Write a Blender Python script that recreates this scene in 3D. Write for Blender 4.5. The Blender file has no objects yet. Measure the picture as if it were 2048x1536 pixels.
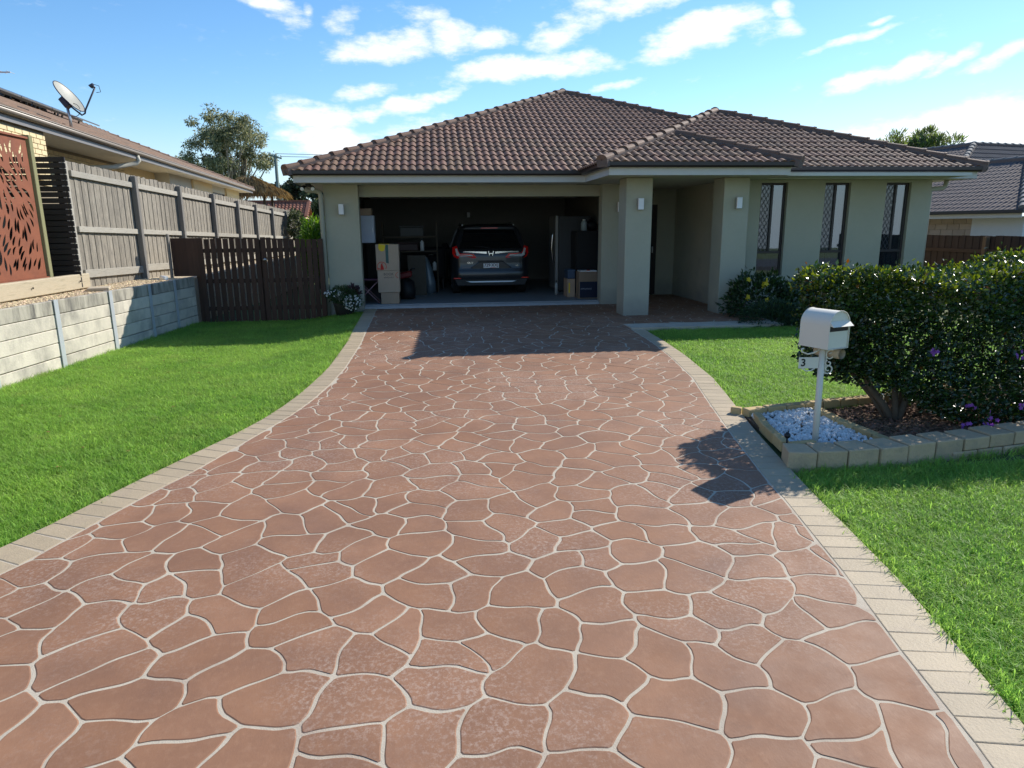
import bpy, bmesh, math, random
import numpy as np
from mathutils import Vector, Matrix, noise as mnoise

R = math.radians
scene = bpy.context.scene
COL = scene.collection
random.seed(7)
rng = np.random.default_rng(7)

# ------------------------------------------------------------------ camera
cam_d = bpy.data.cameras.new('camera')
cam = bpy.data.objects.new('camera', cam_d)
COL.objects.link(cam)
yaw, pitch, roll = 0.1152, 0.2245, -0.00918
fwd = Vector((math.sin(yaw), math.cos(yaw), 0)); rgt = Vector((math.cos(yaw), -math.sin(yaw), 0)); upv = Vector((0, 0, 1))
f2 = fwd * math.cos(pitch) - upv * math.sin(pitch)
u2 = upv * math.cos(pitch) + fwd * math.sin(pitch)
r3 = rgt * math.cos(roll) + u2 * math.sin(roll)
u3 = u2 * math.cos(roll) - rgt * math.sin(roll)
CAM = Vector((0, 0, 1.58))
mw = Matrix((r3, u3, -f2)).transposed().to_4x4()
mw.translation = CAM
cam.matrix_world = mw
cam_d.sensor_width = 36.0
cam_d.lens = 1367.7 / 2048 * 36.0
cam_d.clip_start = 0.05
cam_d.clip_end = 3000
scene.camera = cam

# ------------------------------------------------------------------ light
SUN_EL, SUN_AZ = 35.2, 53.5            # azimuth measured from +Y towards +X
sd = Vector((math.sin(R(SUN_AZ)) * math.cos(R(SUN_EL)), math.cos(R(SUN_AZ)) * math.cos(R(SUN_EL)), math.sin(R(SUN_EL))))
sun_d = bpy.data.lights.new('sun', 'SUN')
sun_d.energy = 4.4
sun_d.angle = R(0.53)
sun_d.color = (1.0, 0.95, 0.86)
sun = bpy.data.objects.new('sun', sun_d)
sun.rotation_euler = sd.to_track_quat('Z', 'Y').to_euler()
sun.location = (20, 15, 30)
COL.objects.link(sun)

world = bpy.data.worlds.new('World')
scene.world = world
world.use_nodes = True
wn, wl = world.node_tree.nodes, world.node_tree.links
wn.clear()
def wnode(t, **k):
    n = wn.new(t)
    for a, b in k.items(): setattr(n, a, b)
    return n
def wmath(op, a, b=None, c=None, clamp=False):
    n = wnode('ShaderNodeMath', operation=op, use_clamp=clamp)
    for i, v in enumerate((a, b, c)):
        if v is None: continue
        if isinstance(v, (int, float)): n.inputs[i].default_value = v
        else: wl.new(v, n.inputs[i])
    return n.outputs[0]
sky = wnode('ShaderNodeTexSky', sky_type='NISHITA', sun_disc=False)
sky.sun_elevation = R(SUN_EL)
sky.sun_rotation = R(SUN_AZ)
sky.altitude = 20; sky.air_density = 1.0; sky.dust_density = 0.1; sky.ozone_density = 3.2
tc = wnode('ShaderNodeTexCoord')
DIR = tc.outputs['Generated']
def wnoise(vec, scale, detail, rough=0.55):
    n = wnode('ShaderNodeTexNoise')
    n.inputs['Scale'].default_value = scale; n.inputs['Detail'].default_value = detail; n.inputs['Roughness'].default_value = rough
    wl.new(vec, n.inputs['Vector'])
    return n
warp = wnoise(DIR, 9.0, 4)
w1 = wnode('ShaderNodeVectorMath', operation='SUBTRACT'); wl.new(warp.outputs['Color'], w1.inputs[0]); w1.inputs[1].default_value = (0.5, 0.5, 0.5)
w2 = wnode('ShaderNodeVectorMath', operation='MULTIPLY'); wl.new(w1.outputs[0], w2.inputs[0]); w2.inputs[1].default_value = (0.11, 0.06, 0.055)
w3 = wnode('ShaderNodeVectorMath', operation='ADD'); wl.new(w2.outputs[0], w3.inputs[0]); wl.new(DIR, w3.inputs[1])
WD = w3.outputs[0]
CLOUDS = [(-0.0422,0.9711,0.2348,0.0546,0.0172,8,1),(0.0384,0.9702,0.2392,0.0391,0.0162,-10,1),(0.0904,0.9674,0.2365,0.0229,0.0128,15,0.8),(0.1646,0.9560,0.2430,0.0311,0.0150,10,0.85),(0.2050,0.9445,0.2569,0.0383,0.0147,15,0.6),(0.1400,0.9686,0.2054,0.0990,0.0150,5,1.15),(-0.1381,0.9799,0.1440,0.0484,0.0196,-5,1.15),(-0.1026,0.9890,0.1069,0.0768,0.0228,-15,1.3),(-0.1664,0.9783,0.1231,0.0255,0.0050,0,0.7),(-0.0134,0.9867,0.1619,0.0771,0.0093,14,0.95),(-0.0686,0.9823,0.1743,0.0274,0.0079,5,0.8),(-0.0047,0.9916,0.1296,0.0475,0.0127,10,0.55),(0.3541,0.9049,0.2364,0.0649,0.0168,12,1.15),(0.4010,0.8852,0.2358,0.0212,0.0155,0,0.6),(0.5249,0.8345,0.1675,0.0389,0.0112,10,1.3),(0.5657,0.8062,0.1731,0.0247,0.0109,12,1.2),(0.5965,0.7821,0.1803,0.0225,0.0064,38,0.8),(0.6335,0.7654,0.1134,0.1037,0.0218,9,1.2),(0.5531,0.8266,0.1040,0.0886,0.0174,8,0.85),(0.6709,0.7349,0.0988,0.0814,0.0398,5,1.3),(0.6342,0.7509,0.1844,0.0364,0.0082,25,0.9),(-0.1898,0.9449,0.2666,0.0442,0.0129,-20,0.75),(-0.1429,0.9541,0.2631,0.0084,0.0110,0,0.45),(0.4314,0.8651,0.2558,0.0160,0.0107,0,1),(0.4360,0.8699,0.2304,0.0150,0.0094,0,0.5),(0.5027,0.8377,0.2137,0.0442,0.0049,12,0.9),(0.5220,0.8214,0.2301,0.0117,0.0037,10,0.7),(0.2915,0.9169,0.2728,0.0581,0.0132,8,1.1),(0.2511,0.9499,0.1860,0.0405,0.0055,15,0.55),(-0.0959,0.9593,0.2656,0.0136,0.0143,0,0.4),(0.0100,0.9660,0.2583,0.0385,0.0102,-25,0.45),
          # the same kind of clouds carries on round the rest of the sky
          (0.85,0.48,0.21,0.12,0.03,6,1),(0.95,0.1,0.3,0.1,0.03,-8,.9),(0.8,-0.55,0.22,0.14,0.03,5,1),(0.4,-0.88,0.26,0.12,0.03,10,1),(-0.1,-0.96,0.25,0.15,0.035,-6,1),(-0.55,-0.8,0.2,0.12,0.03,5,1),(-0.9,-0.35,0.27,0.12,0.03,0,.9),(-0.93,0.25,0.25,0.1,0.02,5,.8),(0.3,0.6,0.74,0.12,0.05,20,.8),(-0.4,-0.2,0.9,0.14,0.06,30,.8),(0.5,-0.4,0.77,0.13,0.05,-20,.8)]
acc = None
for cx, cy, cz, rx, ry, ro, w in CLOUDS:
    c = Vector((cx, cy, cz)).normalized()
    t1 = c.cross(Vector((0, 0, 1))).normalized(); t2 = t1.cross(c)
    e1 = t1 * math.cos(R(ro)) + t2 * math.sin(R(ro)); e2 = t2 * math.cos(R(ro)) - t1 * math.sin(R(ro))
    q = []
    for e, r in ((e1, rx * 1.25), (e2, ry * 1.2)):
        n = wnode('ShaderNodeVectorMath', operation='DOT_PRODUCT'); wl.new(WD, n.inputs[0]); n.inputs[1].default_value = e / r
        q.append(n.outputs['Value'])
    n = wnode('ShaderNodeVectorMath', operation='DOT_PRODUCT'); wl.new(WD, n.inputs[0]); n.inputs[1].default_value = c
    side = wmath('LESS_THAN', n.outputs['Value'], 0.0)
    a = wmath('MULTIPLY', q[0], q[0]); a = wmath('MULTIPLY_ADD', q[1], q[1], a); a = wmath('MULTIPLY_ADD', side, 9.0, a)
    m = wmath('MULTIPLY_ADD', a, -w, w)
    acc = m if acc is None else wmath('MAXIMUM', acc, m)
st = wnode('ShaderNodeMapping'); st.inputs['Scale'].default_value = (1.0, 1.0, 2.6); st.inputs['Rotation'].default_value = (0, R(12), 0); wl.new(DIR, st.inputs['Vector'])
fb = wnoise(st.outputs[0], 26.0, 10, 0.66)
big = wnoise(st.outputs[0], 4.5, 5, 0.5)
d1 = wmath('MAXIMUM', acc, -0.55)
d2 = wmath('MULTIPLY_ADD', wmath('SUBTRACT', fb.outputs['Fac'], 0.5), 2.9, d1)
d2 = wmath('MULTIPLY_ADD', wmath('SUBTRACT', big.outputs['Fac'], 0.5), 0.5, d2)
mr = wnode('ShaderNodeMapRange', interpolation_type='SMOOTHSTEP'); wl.new(d2, mr.inputs['Value'])
mr.inputs['From Min'].default_value = -0.3; mr.inputs['From Max'].default_value = 1.3
cover = mr.outputs['Result']
cover = wmath('MULTIPLY', cover, 0.93)
hs = wnode('ShaderNodeHueSaturation'); hs.inputs['Saturation'].default_value = 1.2; hs.inputs['Value'].default_value = 1.0
wl.new(sky.outputs[0], hs.inputs['Color'])
sep = wnode('ShaderNodeSeparateXYZ'); wl.new(DIR, sep.inputs[0])
hz = wnode('ShaderNodeMapRange', interpolation_type='SMOOTHSTEP'); wl.new(sep.outputs[2], hz.inputs['Value'])
hz.inputs['From Min'].default_value = -0.02; hz.inputs['From Max'].default_value = 0.17; hz.inputs['To Min'].default_value = 0.85; hz.inputs['To Max'].default_value = 0.0
hmix = wnode('ShaderNodeMixRGB'); wl.new(hz.outputs['Result'], hmix.inputs['Fac']); wl.new(hs.outputs[0], hmix.inputs[1]); hmix.inputs[2].default_value = (3.9, 4.9, 5.9, 1)
mix = wnode('ShaderNodeMixRGB'); wl.new(cover, mix.inputs['Fac']); wl.new(hmix.outputs[0], mix.inputs[1]); mix.inputs[2].default_value = (6.6, 6.7, 6.9, 1)
bg = wnode('ShaderNodeBackground'); bg.inputs['Strength'].default_value = 0.13
wl.new(mix.outputs[0], bg.inputs['Color'])
wo = wnode('ShaderNodeOutputWorld'); wl.new(bg.outputs[0], wo.inputs['Surface'])

scene.view_settings.view_transform = 'Standard'
scene.view_settings.look = 'None'
scene.view_settings.exposure = 0.5
scene.view_settings.gamma = 1.0
scene.view_settings.use_curve_mapping = False
scene.cycles.max_bounces = 8
scene.cycles.transparent_max_bounces = 8
scene.cycles.use_denoising = True
scene.cycles.sample_clamp_indirect = 6

# ------------------------------------------------------------------ helpers
WM = {}
def reg(o, m=None):
    WM[o.name] = m.copy() if m else Matrix.Identity(4)
def setparent(o, p):
    o.parent = p
    o.matrix_parent_inverse = WM[p.name].inverted()
def tag(o, label=None, cat=None, group=None, kind=None):
    if label: o['label'] = label
    if cat: o['category'] = cat
    if group: o['group'] = group
    if kind: o['kind'] = kind
    return o
def thing(name, label, cat, loc=(0, 0, 0), group=None, parent=None):
    o = bpy.data.objects.new(name, None); o.empty_display_size = .1
    COL.objects.link(o); o.location = loc
    reg(o, Matrix.Translation(loc))
    if parent: setparent(o, parent)
    return tag(o, label, cat, group)
def link(name, me, parent=None, M=None, kind=None):
    o = bpy.data.objects.new(name, me); COL.objects.link(o)
    reg(o, M)
    if parent is not None: setparent(o, parent)
    if M is not None: o.matrix_basis = M
    if kind: o['kind'] = kind
    return o

class MB:
    def __init__(s): s.v = []; s.f = []; s.s = []
    def add(s, vs, fs, smooth=False):
        b = len(s.v); s.v += [tuple(v) for v in vs]
        for f in fs: s.f.append(tuple(i + b for i in f)); s.s.append(smooth)
        return s
    def box(s, x0, x1, y0, y1, z0, z1):
        return s.add([(x0,y0,z0),(x1,y0,z0),(x1,y1,z0),(x0,y1,z0),(x0,y0,z1),(x1,y0,z1),(x1,y1,z1),(x0,y1,z1)],
              [(3,2,1,0),(4,5,6,7),(0,1,5,4),(1,2,6,5),(2,3,7,6),(3,0,4,7)])
    def obox(s, c, U, V, W):
        c, U, V, W = map(Vector, (c, U, V, W))
        return s.add([c-U-V-W,c+U-V-W,c+U+V-W,c-U+V-W,c-U-V+W,c+U-V+W,c+U+V+W,c-U+V+W],
              [(3,2,1,0),(4,5,6,7),(0,1,5,4),(1,2,6,5),(2,3,7,6),(3,0,4,7)])
    def bar(s, p0, p1, w, h, up=(0,0,1)):
        p0, p1 = Vector(p0), Vector(p1); d = p1 - p0; up = Vector(up)
        if abs(d.normalized().dot(up)) > .98: up = Vector((0, 1, 0))
        side = d.cross(up).normalized(); u = side.cross(d).normalized()
        return s.obox((p0+p1)/2, d/2, side*(-w/2), u*h/2)
    def quad(s, a, b, c, d, smooth=False): return s.add([a,b,c,d], [(0,1,2,3)], smooth)
    def tube(s, pts, r, n=8, caps=True, smooth=True):
        pts = [Vector(p) for p in pts]; m = len(pts)
        rs = r if isinstance(r, (list, tuple)) else [r]*m
        b = len(s.v); prev = None
        for i, p in enumerate(pts):
            d = (pts[min(i+1,m-1)] - pts[max(i-1,0)]).normalized()
            if prev is None:
                a = Vector((0,0,1)) if abs(d.z) < .9 else Vector((1,0,0))
                e = d.cross(a).normalized()
            else:
                e = (prev - d*prev.dot(d)).normalized()
            prev = e; g = d.cross(e)
            for k in range(n):
                t = 2*math.pi*k/n
                s.v.append(tuple(p + (e*math.cos(t) + g*math.sin(t))*rs[i]))
        for i in range(m-1):
            for k in range(n):
                s.f.append((b+i*n+k, b+i*n+(k+1)%n, b+(i+1)*n+(k+1)%n, b+(i+1)*n+k)); s.s.append(smooth)
        if caps:
            s.f.append(tuple(b+k for k in range(n))[::-1]); s.s.append(False)
            s.f.append(tuple(b+(m-1)*n+k for k in range(n))); s.s.append(False)
        return s
    def prism(s, poly, z0, z1, M=None):
        n = len(poly)
        vs = [(x,y,z0) for x,y in poly] + [(x,y,z1) for x,y in poly]
        if M: vs = [M @ Vector(v) for v in vs]
        return s.add(vs, [tuple(range(n))[::-1], tuple(range(n,2*n))] + [(i,(i+1)%n,n+(i+1)%n,n+i) for i in range(n)])
    def mesh(s, name, mat, bevel=0, recalc=False, seg=1):
        me = bpy.data.meshes.new(name); me.from_pydata(s.v, [], s.f)
        me.polygons.foreach_set('use_smooth', s.s)
        if bevel or recalc:
            bm = bmesh.new(); bm.from_mesh(me)
            if recalc: bmesh.ops.recalc_face_normals(bm, faces=bm.faces)
            if bevel:
                es = [e for e in bm.edges if len(e.link_faces) == 2 and e.calc_face_angle(0) > .5]
                bmesh.ops.bevel(bm, geom=es, offset=bevel, segments=seg, affect='EDGES', profile=.5)
            bm.to_mesh(me); bm.free()
        if mat: me.materials.append(mat)
        me.update()
        return me
    def build(s, name, mat, parent=None, bevel=0, kind=None, recalc=False, seg=1):
        return link(name, s.mesh(name, mat, bevel, recalc, seg), parent, None, kind)

# ------------------------------------------------------------------ materials
def mat_new(name):
    m = bpy.data.materials.new(name); m.use_nodes = True
    nt = m.node_tree; nt.nodes.clear()
    return m, nt.nodes, nt.links
def pm(name, col, rough=.7, var=.12, scale=6.0, detail=4, objvar=.0, bump=.0, bscale=60, spec=.4, metal=0, stain=None, stretch=None, coat=0, hue=0):
    """plain surface: base colour, two noises of value variation, optional per-object variation, bump and stain"""
    m, N, L = mat_new(name)
    p = N.new('ShaderNodeBsdfPrincipled'); o = N.new('ShaderNodeOutputMaterial'); L.new(p.outputs[0], o.inputs[0])
    p.inputs['Roughness'].default_value = rough; p.inputs['Metallic'].default_value = metal
    p.inputs['Specular IOR Level'].default_value = spec
    if coat: p.inputs['Coat Weight'].default_value = coat; p.inputs['Coat Roughness'].default_value = .05
    t = N.new('ShaderNodeTexCoord'); v = t.outputs['Object']
    if stretch:
        mp = N.new('ShaderNodeMapping'); mp.inputs['Scale'].default_value = stretch; L.new(v, mp.inputs[0]); v = mp.outputs[0]
    oi = N.new('ShaderNodeObjectInfo')
    if objvar:
        # shift the pattern per object so that pieces do not share one grain
        ad = N.new('ShaderNodeVectorMath'); ad.operation = 'ADD'; ml = N.new('ShaderNodeVectorMath'); ml.operation = 'SCALE'
        cx = N.new('ShaderNodeCombineXYZ'); L.new(oi.outputs['Random'], cx.inputs[0]); L.new(oi.outputs['Random'], cx.inputs[2])
        L.new(cx.outputs[0], ml.inputs[0]); ml.inputs['Scale'].default_value = 37.0
        L.new(v, ad.inputs[0]); L.new(ml.outputs[0], ad.inputs[1]); v = ad.outputs[0]
    def noise(sc, de, ro=.6):
        n = N.new('ShaderNodeTexNoise'); n.inputs['Scale'].default_value = sc; n.inputs['Detail'].default_value = de; n.inputs['Roughness'].default_value = ro
        L.new(v, n.inputs['Vector']); return n.outputs['Fac']
    n1 = noise(scale, detail); n2 = noise(scale*7.3, 3)
    def math_(op, a, b, c=None):
        n = N.new('ShaderNodeMath'); n.operation = op
        for i, q in enumerate((a, b, c)):
            if q is None: continue
            if isinstance(q, (int, float)): n.inputs[i].default_value = q
            else: L.new(q, n.inputs[i])
        return n.outputs[0]
    val = math_('MULTIPLY_ADD', n1, var*4, 1 - var*2)
    val = math_('MULTIPLY', val, math_('MULTIPLY_ADD', n2, var*2, 1 - var))
    if objvar:
        ge = N.new('ShaderNodeNewGeometry')
        val = math_('MULTIPLY', val, math_('MULTIPLY_ADD', math_('FRACT', math_('ADD', oi.outputs['Random'], ge.outputs['Random Per Island']), None), objvar*2, 1 - objvar))
    hsv = N.new('ShaderNodeHueSaturation'); hsv.inputs['Color'].default_value = (*col, 1); L.new(val, hsv.inputs['Value'])
    if hue and objvar:
        L.new(math_('MULTIPLY_ADD', oi.outputs['Random'], hue*2, .5 - hue), hsv.inputs['Hue'])
    out = hsv.outputs[0]
    if stain:
        scol, sscale, lo, hi = stain
        sn = noise(sscale, 6, .65)
        r = N.new('ShaderNodeMapRange'); L.new(sn, r.inputs['Value']); r.inputs['From Min'].default_value = lo; r.inputs['From Max'].default_value = hi
        mx = N.new('ShaderNodeMixRGB'); L.new(r.outputs[0], mx.inputs[0]); L.new(out, mx.inputs[1]); mx.inputs[2].default_value = (*scol, 1)
        out = mx.outputs[0]
    L.new(out, p.inputs['Base Color'])
    if bump:
        b = N.new('ShaderNodeBump'); b.inputs['Strength'].default_value = bump; b.inputs['Distance'].default_value = .01
        L.new(noise(bscale, 5), b.inputs['Height']); L.new(b.outputs[0], p.inputs['Normal'])
    return m
def splash(m, col, z0, z1, amt):
    N, L = m.node_tree.nodes, m.node_tree.links
    p = next(n for n in N if n.type == 'BSDF_PRINCIPLED'); src = p.inputs['Base Color'].links[0].from_socket
    t = N.new('ShaderNodeNewGeometry'); sp = N.new('ShaderNodeSeparateXYZ'); L.new(t.outputs['Position'], sp.inputs[0])
    n = N.new('ShaderNodeTexNoise'); n.inputs['Scale'].default_value = 3.0; n.inputs['Detail'].default_value = 6; L.new(t.outputs['Position'], n.inputs['Vector'])
    a = N.new('ShaderNodeMath'); a.operation = 'MULTIPLY_ADD'; L.new(n.outputs['Fac'], a.inputs[0]); a.inputs[1].default_value = -.55; L.new(sp.outputs[2], a.inputs[2])
    r = N.new('ShaderNodeMapRange'); L.new(a.outputs[0], r.inputs[0]); r.inputs[1].default_value = z0-.27; r.inputs[2].default_value = z1-.27; r.inputs[3].default_value = amt; r.inputs[4].default_value = 0
    mx = N.new('ShaderNodeMixRGB'); L.new(r.outputs[0], mx.inputs[0]); L.new(src, mx.inputs[1]); mx.inputs[2].default_value = (*col, 1); L.new(mx.outputs[0], p.inputs['Base Color'])
def leafmat(name, col, rough=.4, trans=.35, var=.35, spec=.5):
    m, N, L = mat_new(name)
    p = N.new('ShaderNodeBsdfPrincipled'); o = N.new('ShaderNodeOutputMaterial')
    p.inputs['Roughness'].default_value = rough; p.inputs['Specular IOR Level'].default_value = spec
    g = N.new('ShaderNodeNewGeometry'); oi = N.new('ShaderNodeObjectInfo')
    ad = N.new('ShaderNodeMath'); ad.operation = 'ADD'; L.new(g.outputs['Random Per Island'], ad.inputs[0]); L.new(oi.outputs['Random'], ad.inputs[1])
    fr = N.new('ShaderNodeMath'); fr.operation = 'FRACT'; L.new(ad.outputs[0], fr.inputs[0])
    ma = N.new('ShaderNodeMath'); ma.operation = 'MULTIPLY_ADD'; L.new(fr.outputs[0], ma.inputs[0]); ma.inputs[1].default_value = var*2; ma.inputs[2].default_value = 1 - var
    h = N.new('ShaderNodeHueSaturation'); h.inputs['Color'].default_value = (*col, 1); L.new(ma.outputs[0], h.inputs['Value'])
    L.new(h.outputs[0], p.inputs['Base Color'])
    t = N.new('ShaderNodeBsdfTranslucent')
    h2 = N.new('ShaderNodeHueSaturation'); h2.inputs['Saturation'].default_value = 1.1; h2.inputs['Hue'].default_value = .49; h2.inputs['Value'].default_value = 1.5; L.new(h.outputs[0], h2.inputs['Color'])
    L.new(h2.outputs[0], t.inputs['Color'])
    mx = N.new('ShaderNodeMixShader'); mx.inputs[0].default_value = trans; L.new(p.outputs[0], mx.inputs[1]); L.new(t.outputs[0], mx.inputs[2])
    L.new(mx.outputs[0], o.inputs[0])
    return m
def glassmat(name, tint=(.02,.025,.03), rough=.02, mirror=.13):
    m, N, L = mat_new(name)
    p = N.new('ShaderNodeBsdfPrincipled'); o = N.new('ShaderNodeOutputMaterial'); t = N.new('ShaderNodeBsdfTransparent'); mx = N.new('ShaderNodeMixShader')
    p.inputs['Base Color'].default_value = (*tint, 1); p.inputs['Roughness'].default_value = rough; p.inputs['Specular IOR Level'].default_value = .9; p.inputs['IOR'].default_value = 1.6
    t.inputs['Color'].default_value = (.75, .82, .85, 1)
    mx.inputs[0].default_value = .45; L.new(t.outputs[0], mx.inputs[1]); L.new(p.outputs[0], mx.inputs[2])
    g = N.new('ShaderNodeBsdfGlossy'); g.inputs['Roughness'].default_value = .015; g.inputs['Color'].default_value = (.85,.92,1,1); m2 = N.new('ShaderNodeMixShader')
    m2.inputs[0].default_value = mirror; L.new(mx.outputs[0], m2.inputs[1]); L.new(g.outputs[0], m2.inputs[2]); L.new(m2.outputs[0], o.inputs[0])
    return m

M = {}
M['stucco'] = pm('stucco', (.43,.41,.31), .85, .04, 2.0, bump=.5, bscale=130, stain=((.27,.25,.19), 1.3, .62, .95))
splash(M['stucco'], (.22,.215,.19), -.05, .34, .6)
M['soffit'] = pm('soffit', (.62,.60,.52), .8, .04)
M['fascia'] = pm('fascia_paint', (.60,.58,.53), .55, .04)
M['gutter'] = pm('gutter_brown', (.040,.030,.028), .35, .1, spec=.5)
M['roof_tile'] = pm('roof_tile', (.172,.088,.052), .75, .12, 9, objvar=.22, bump=.35, bscale=90, stain=((.085,.060,.047), 3.0, .52, .85), hue=.01)
M['ridge_tile'] = pm('ridge_tile', (.185,.098,.060), .75, .1, 9, objvar=.12, bump=.3, bscale=90, stain=((.16,.12,.10), 4.0, .55, .9))
M['mortar'] = pm('mortar', (.17,.12,.10), .9, .12, 20)
M['win_frame'] = pm('window_frame', (.045,.035,.032), .4, .06)
M['glass'] = glassmat('window_glass')
M['glass_screened'] = glassmat('window_glass_screened', mirror=.04)
M['curtain'] = pm('curtain', (.60,.64,.68), .9, .1, 12, stretch=(14,1,.3))
M['curtain_grey'] = pm('curtain_grey', (.20,.22,.24), .9, .1, 12, stretch=(14,1,.3))
M['mesh_wire'] = pm('screen_wire', (.10,.10,.11), .5, .05)
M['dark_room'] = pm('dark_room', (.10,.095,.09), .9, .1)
M['door_dark'] = pm('door_dark', (.03,.022,.02), .45, .1)
M['metal_grey'] = pm('brushed_metal', (.55,.56,.57), .35, .06, metal=.9)
M['light_face'] = pm('lamp_glass', (.80,.80,.80), .35, .03)
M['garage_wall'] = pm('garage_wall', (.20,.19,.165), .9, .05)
M['concrete'] = pm('concrete_floor', (.26,.27,.27), .6, .1, 3, bump=.1)
M['threshold'] = pm('threshold_strip', (.33,.35,.37), .5, .08, 10)
M['downpipe'] = pm('downpipe_paint', (.40,.39,.31), .5, .04)
M['black'] = pm('black_plastic', (.012,.012,.013), .45, .1)
M['white'] = pm('white_paint', (.78,.78,.76), .45, .03)
M['soil'] = pm('soil', (.13,.10,.06), .95, .2, 8, bump=.5, bscale=40)
M['earth'] = pm('ground_earth', (.085,.105,.03), .95, .22, 1.4, bump=.6, bscale=50)

# ------------------------------------------------------------------ ground
def gz(Y): return -.07 - .36*(1 - math.exp(-max(11.6 - Y, 0)/6.5))
def smo(a):
    a = min(max(a, 0), 1); return a*a*(3 - 2*a)
def interp(Y, t): return float(np.interp(Y, t[0], t[1]))
LO = ([.3,2.5,4.23,4.41,4.67,4.98,5.38,5.59,5.98,6.34,6.82,7.38,7.97,8.95,9.65,10.83,12.9,14.85], [-4.6,-3.5,-2.695,-2.608,-2.516,-2.41,-2.265,-2.18,-2.025,-1.875,-1.715,-1.585,-1.491,-1.384,-1.356,-1.32,-1.36,-1.42])
LI = ([.3,2.5,3.87,4.03,4.41,4.63,4.99,5.39,5.93,6.35,6.92,7.5,8.18,8.92,10.61,12.9,14.85], [-4.3,-3.2,-2.50,-2.43,-2.31,-2.235,-2.11,-1.945,-1.769,-1.636,-1.455,-1.33,-1.231,-1.161,-1.10,-1.13,-1.18])
def gxy(X, Y):
    s = smo((interp(Y, LO) - .02 - X)/1.3); return gz(Y)*(1 - s) - .22*s
RI = ([.3,1.98,2.58,3.25,4.28,4.7,5.44,6.01,6.88,7.87,8.99,10.0,11.46], [1.55,1.985,2.095,2.243,2.43,2.495,2.635,2.744,2.925,3.137,3.265,3.33,3.305])
RO = ([.3,2.08,2.475,3.216,4.244,4.615,5.22,5.98,6.95,7.84,9.1,10.02,11.17,11.5], [1.83,2.258,2.357,2.517,2.674,2.735,2.84,2.985,3.20,3.38,3.506,3.54,3.52,3.52])
RWX = lambda Y: -5.12 + .0755*(Y - 8.74)            # front face of the retaining wall

def grid(name, xs, ys, zf, mat, kind=None):
    vs = [(x, y, zf(x, y)) for y in ys for x in xs]; n = len(xs)
    fs = [(j*n+i, j*n+i+1, (j+1)*n+i+1, (j+1)*n+i) for j in range(len(ys)-1) for i in range(n-1)]
    return MB().add(vs, fs, True).build(name, mat, kind=kind)
xs = [-400,-120,-40,-20,-12] + [-8 + .4*i for i in range(48)] + [12,16,30,60,150,500]
ys = [-60,-20,-8] + [-4 + .4*i for i in range(42)] + [13.5,16,20,30,45,70,110,180,320,800]
def ground_z(x, y):
    z = gxy(x, y) - .04
    far = max(0, max(abs(x) - 12, y - 16, -3 - y))
    return z - min(far*.03, .9)
grid('ground', xs, ys, ground_z, M['earth'], 'structure')

M['asphalt'] = pm('asphalt', (.055,.055,.058), .9, .12, 8, bump=.5, bscale=120)
MB().box(-120, 120, -13, -5.5, -.8, -.392).build('road', M['asphalt'], kind='structure')
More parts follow.
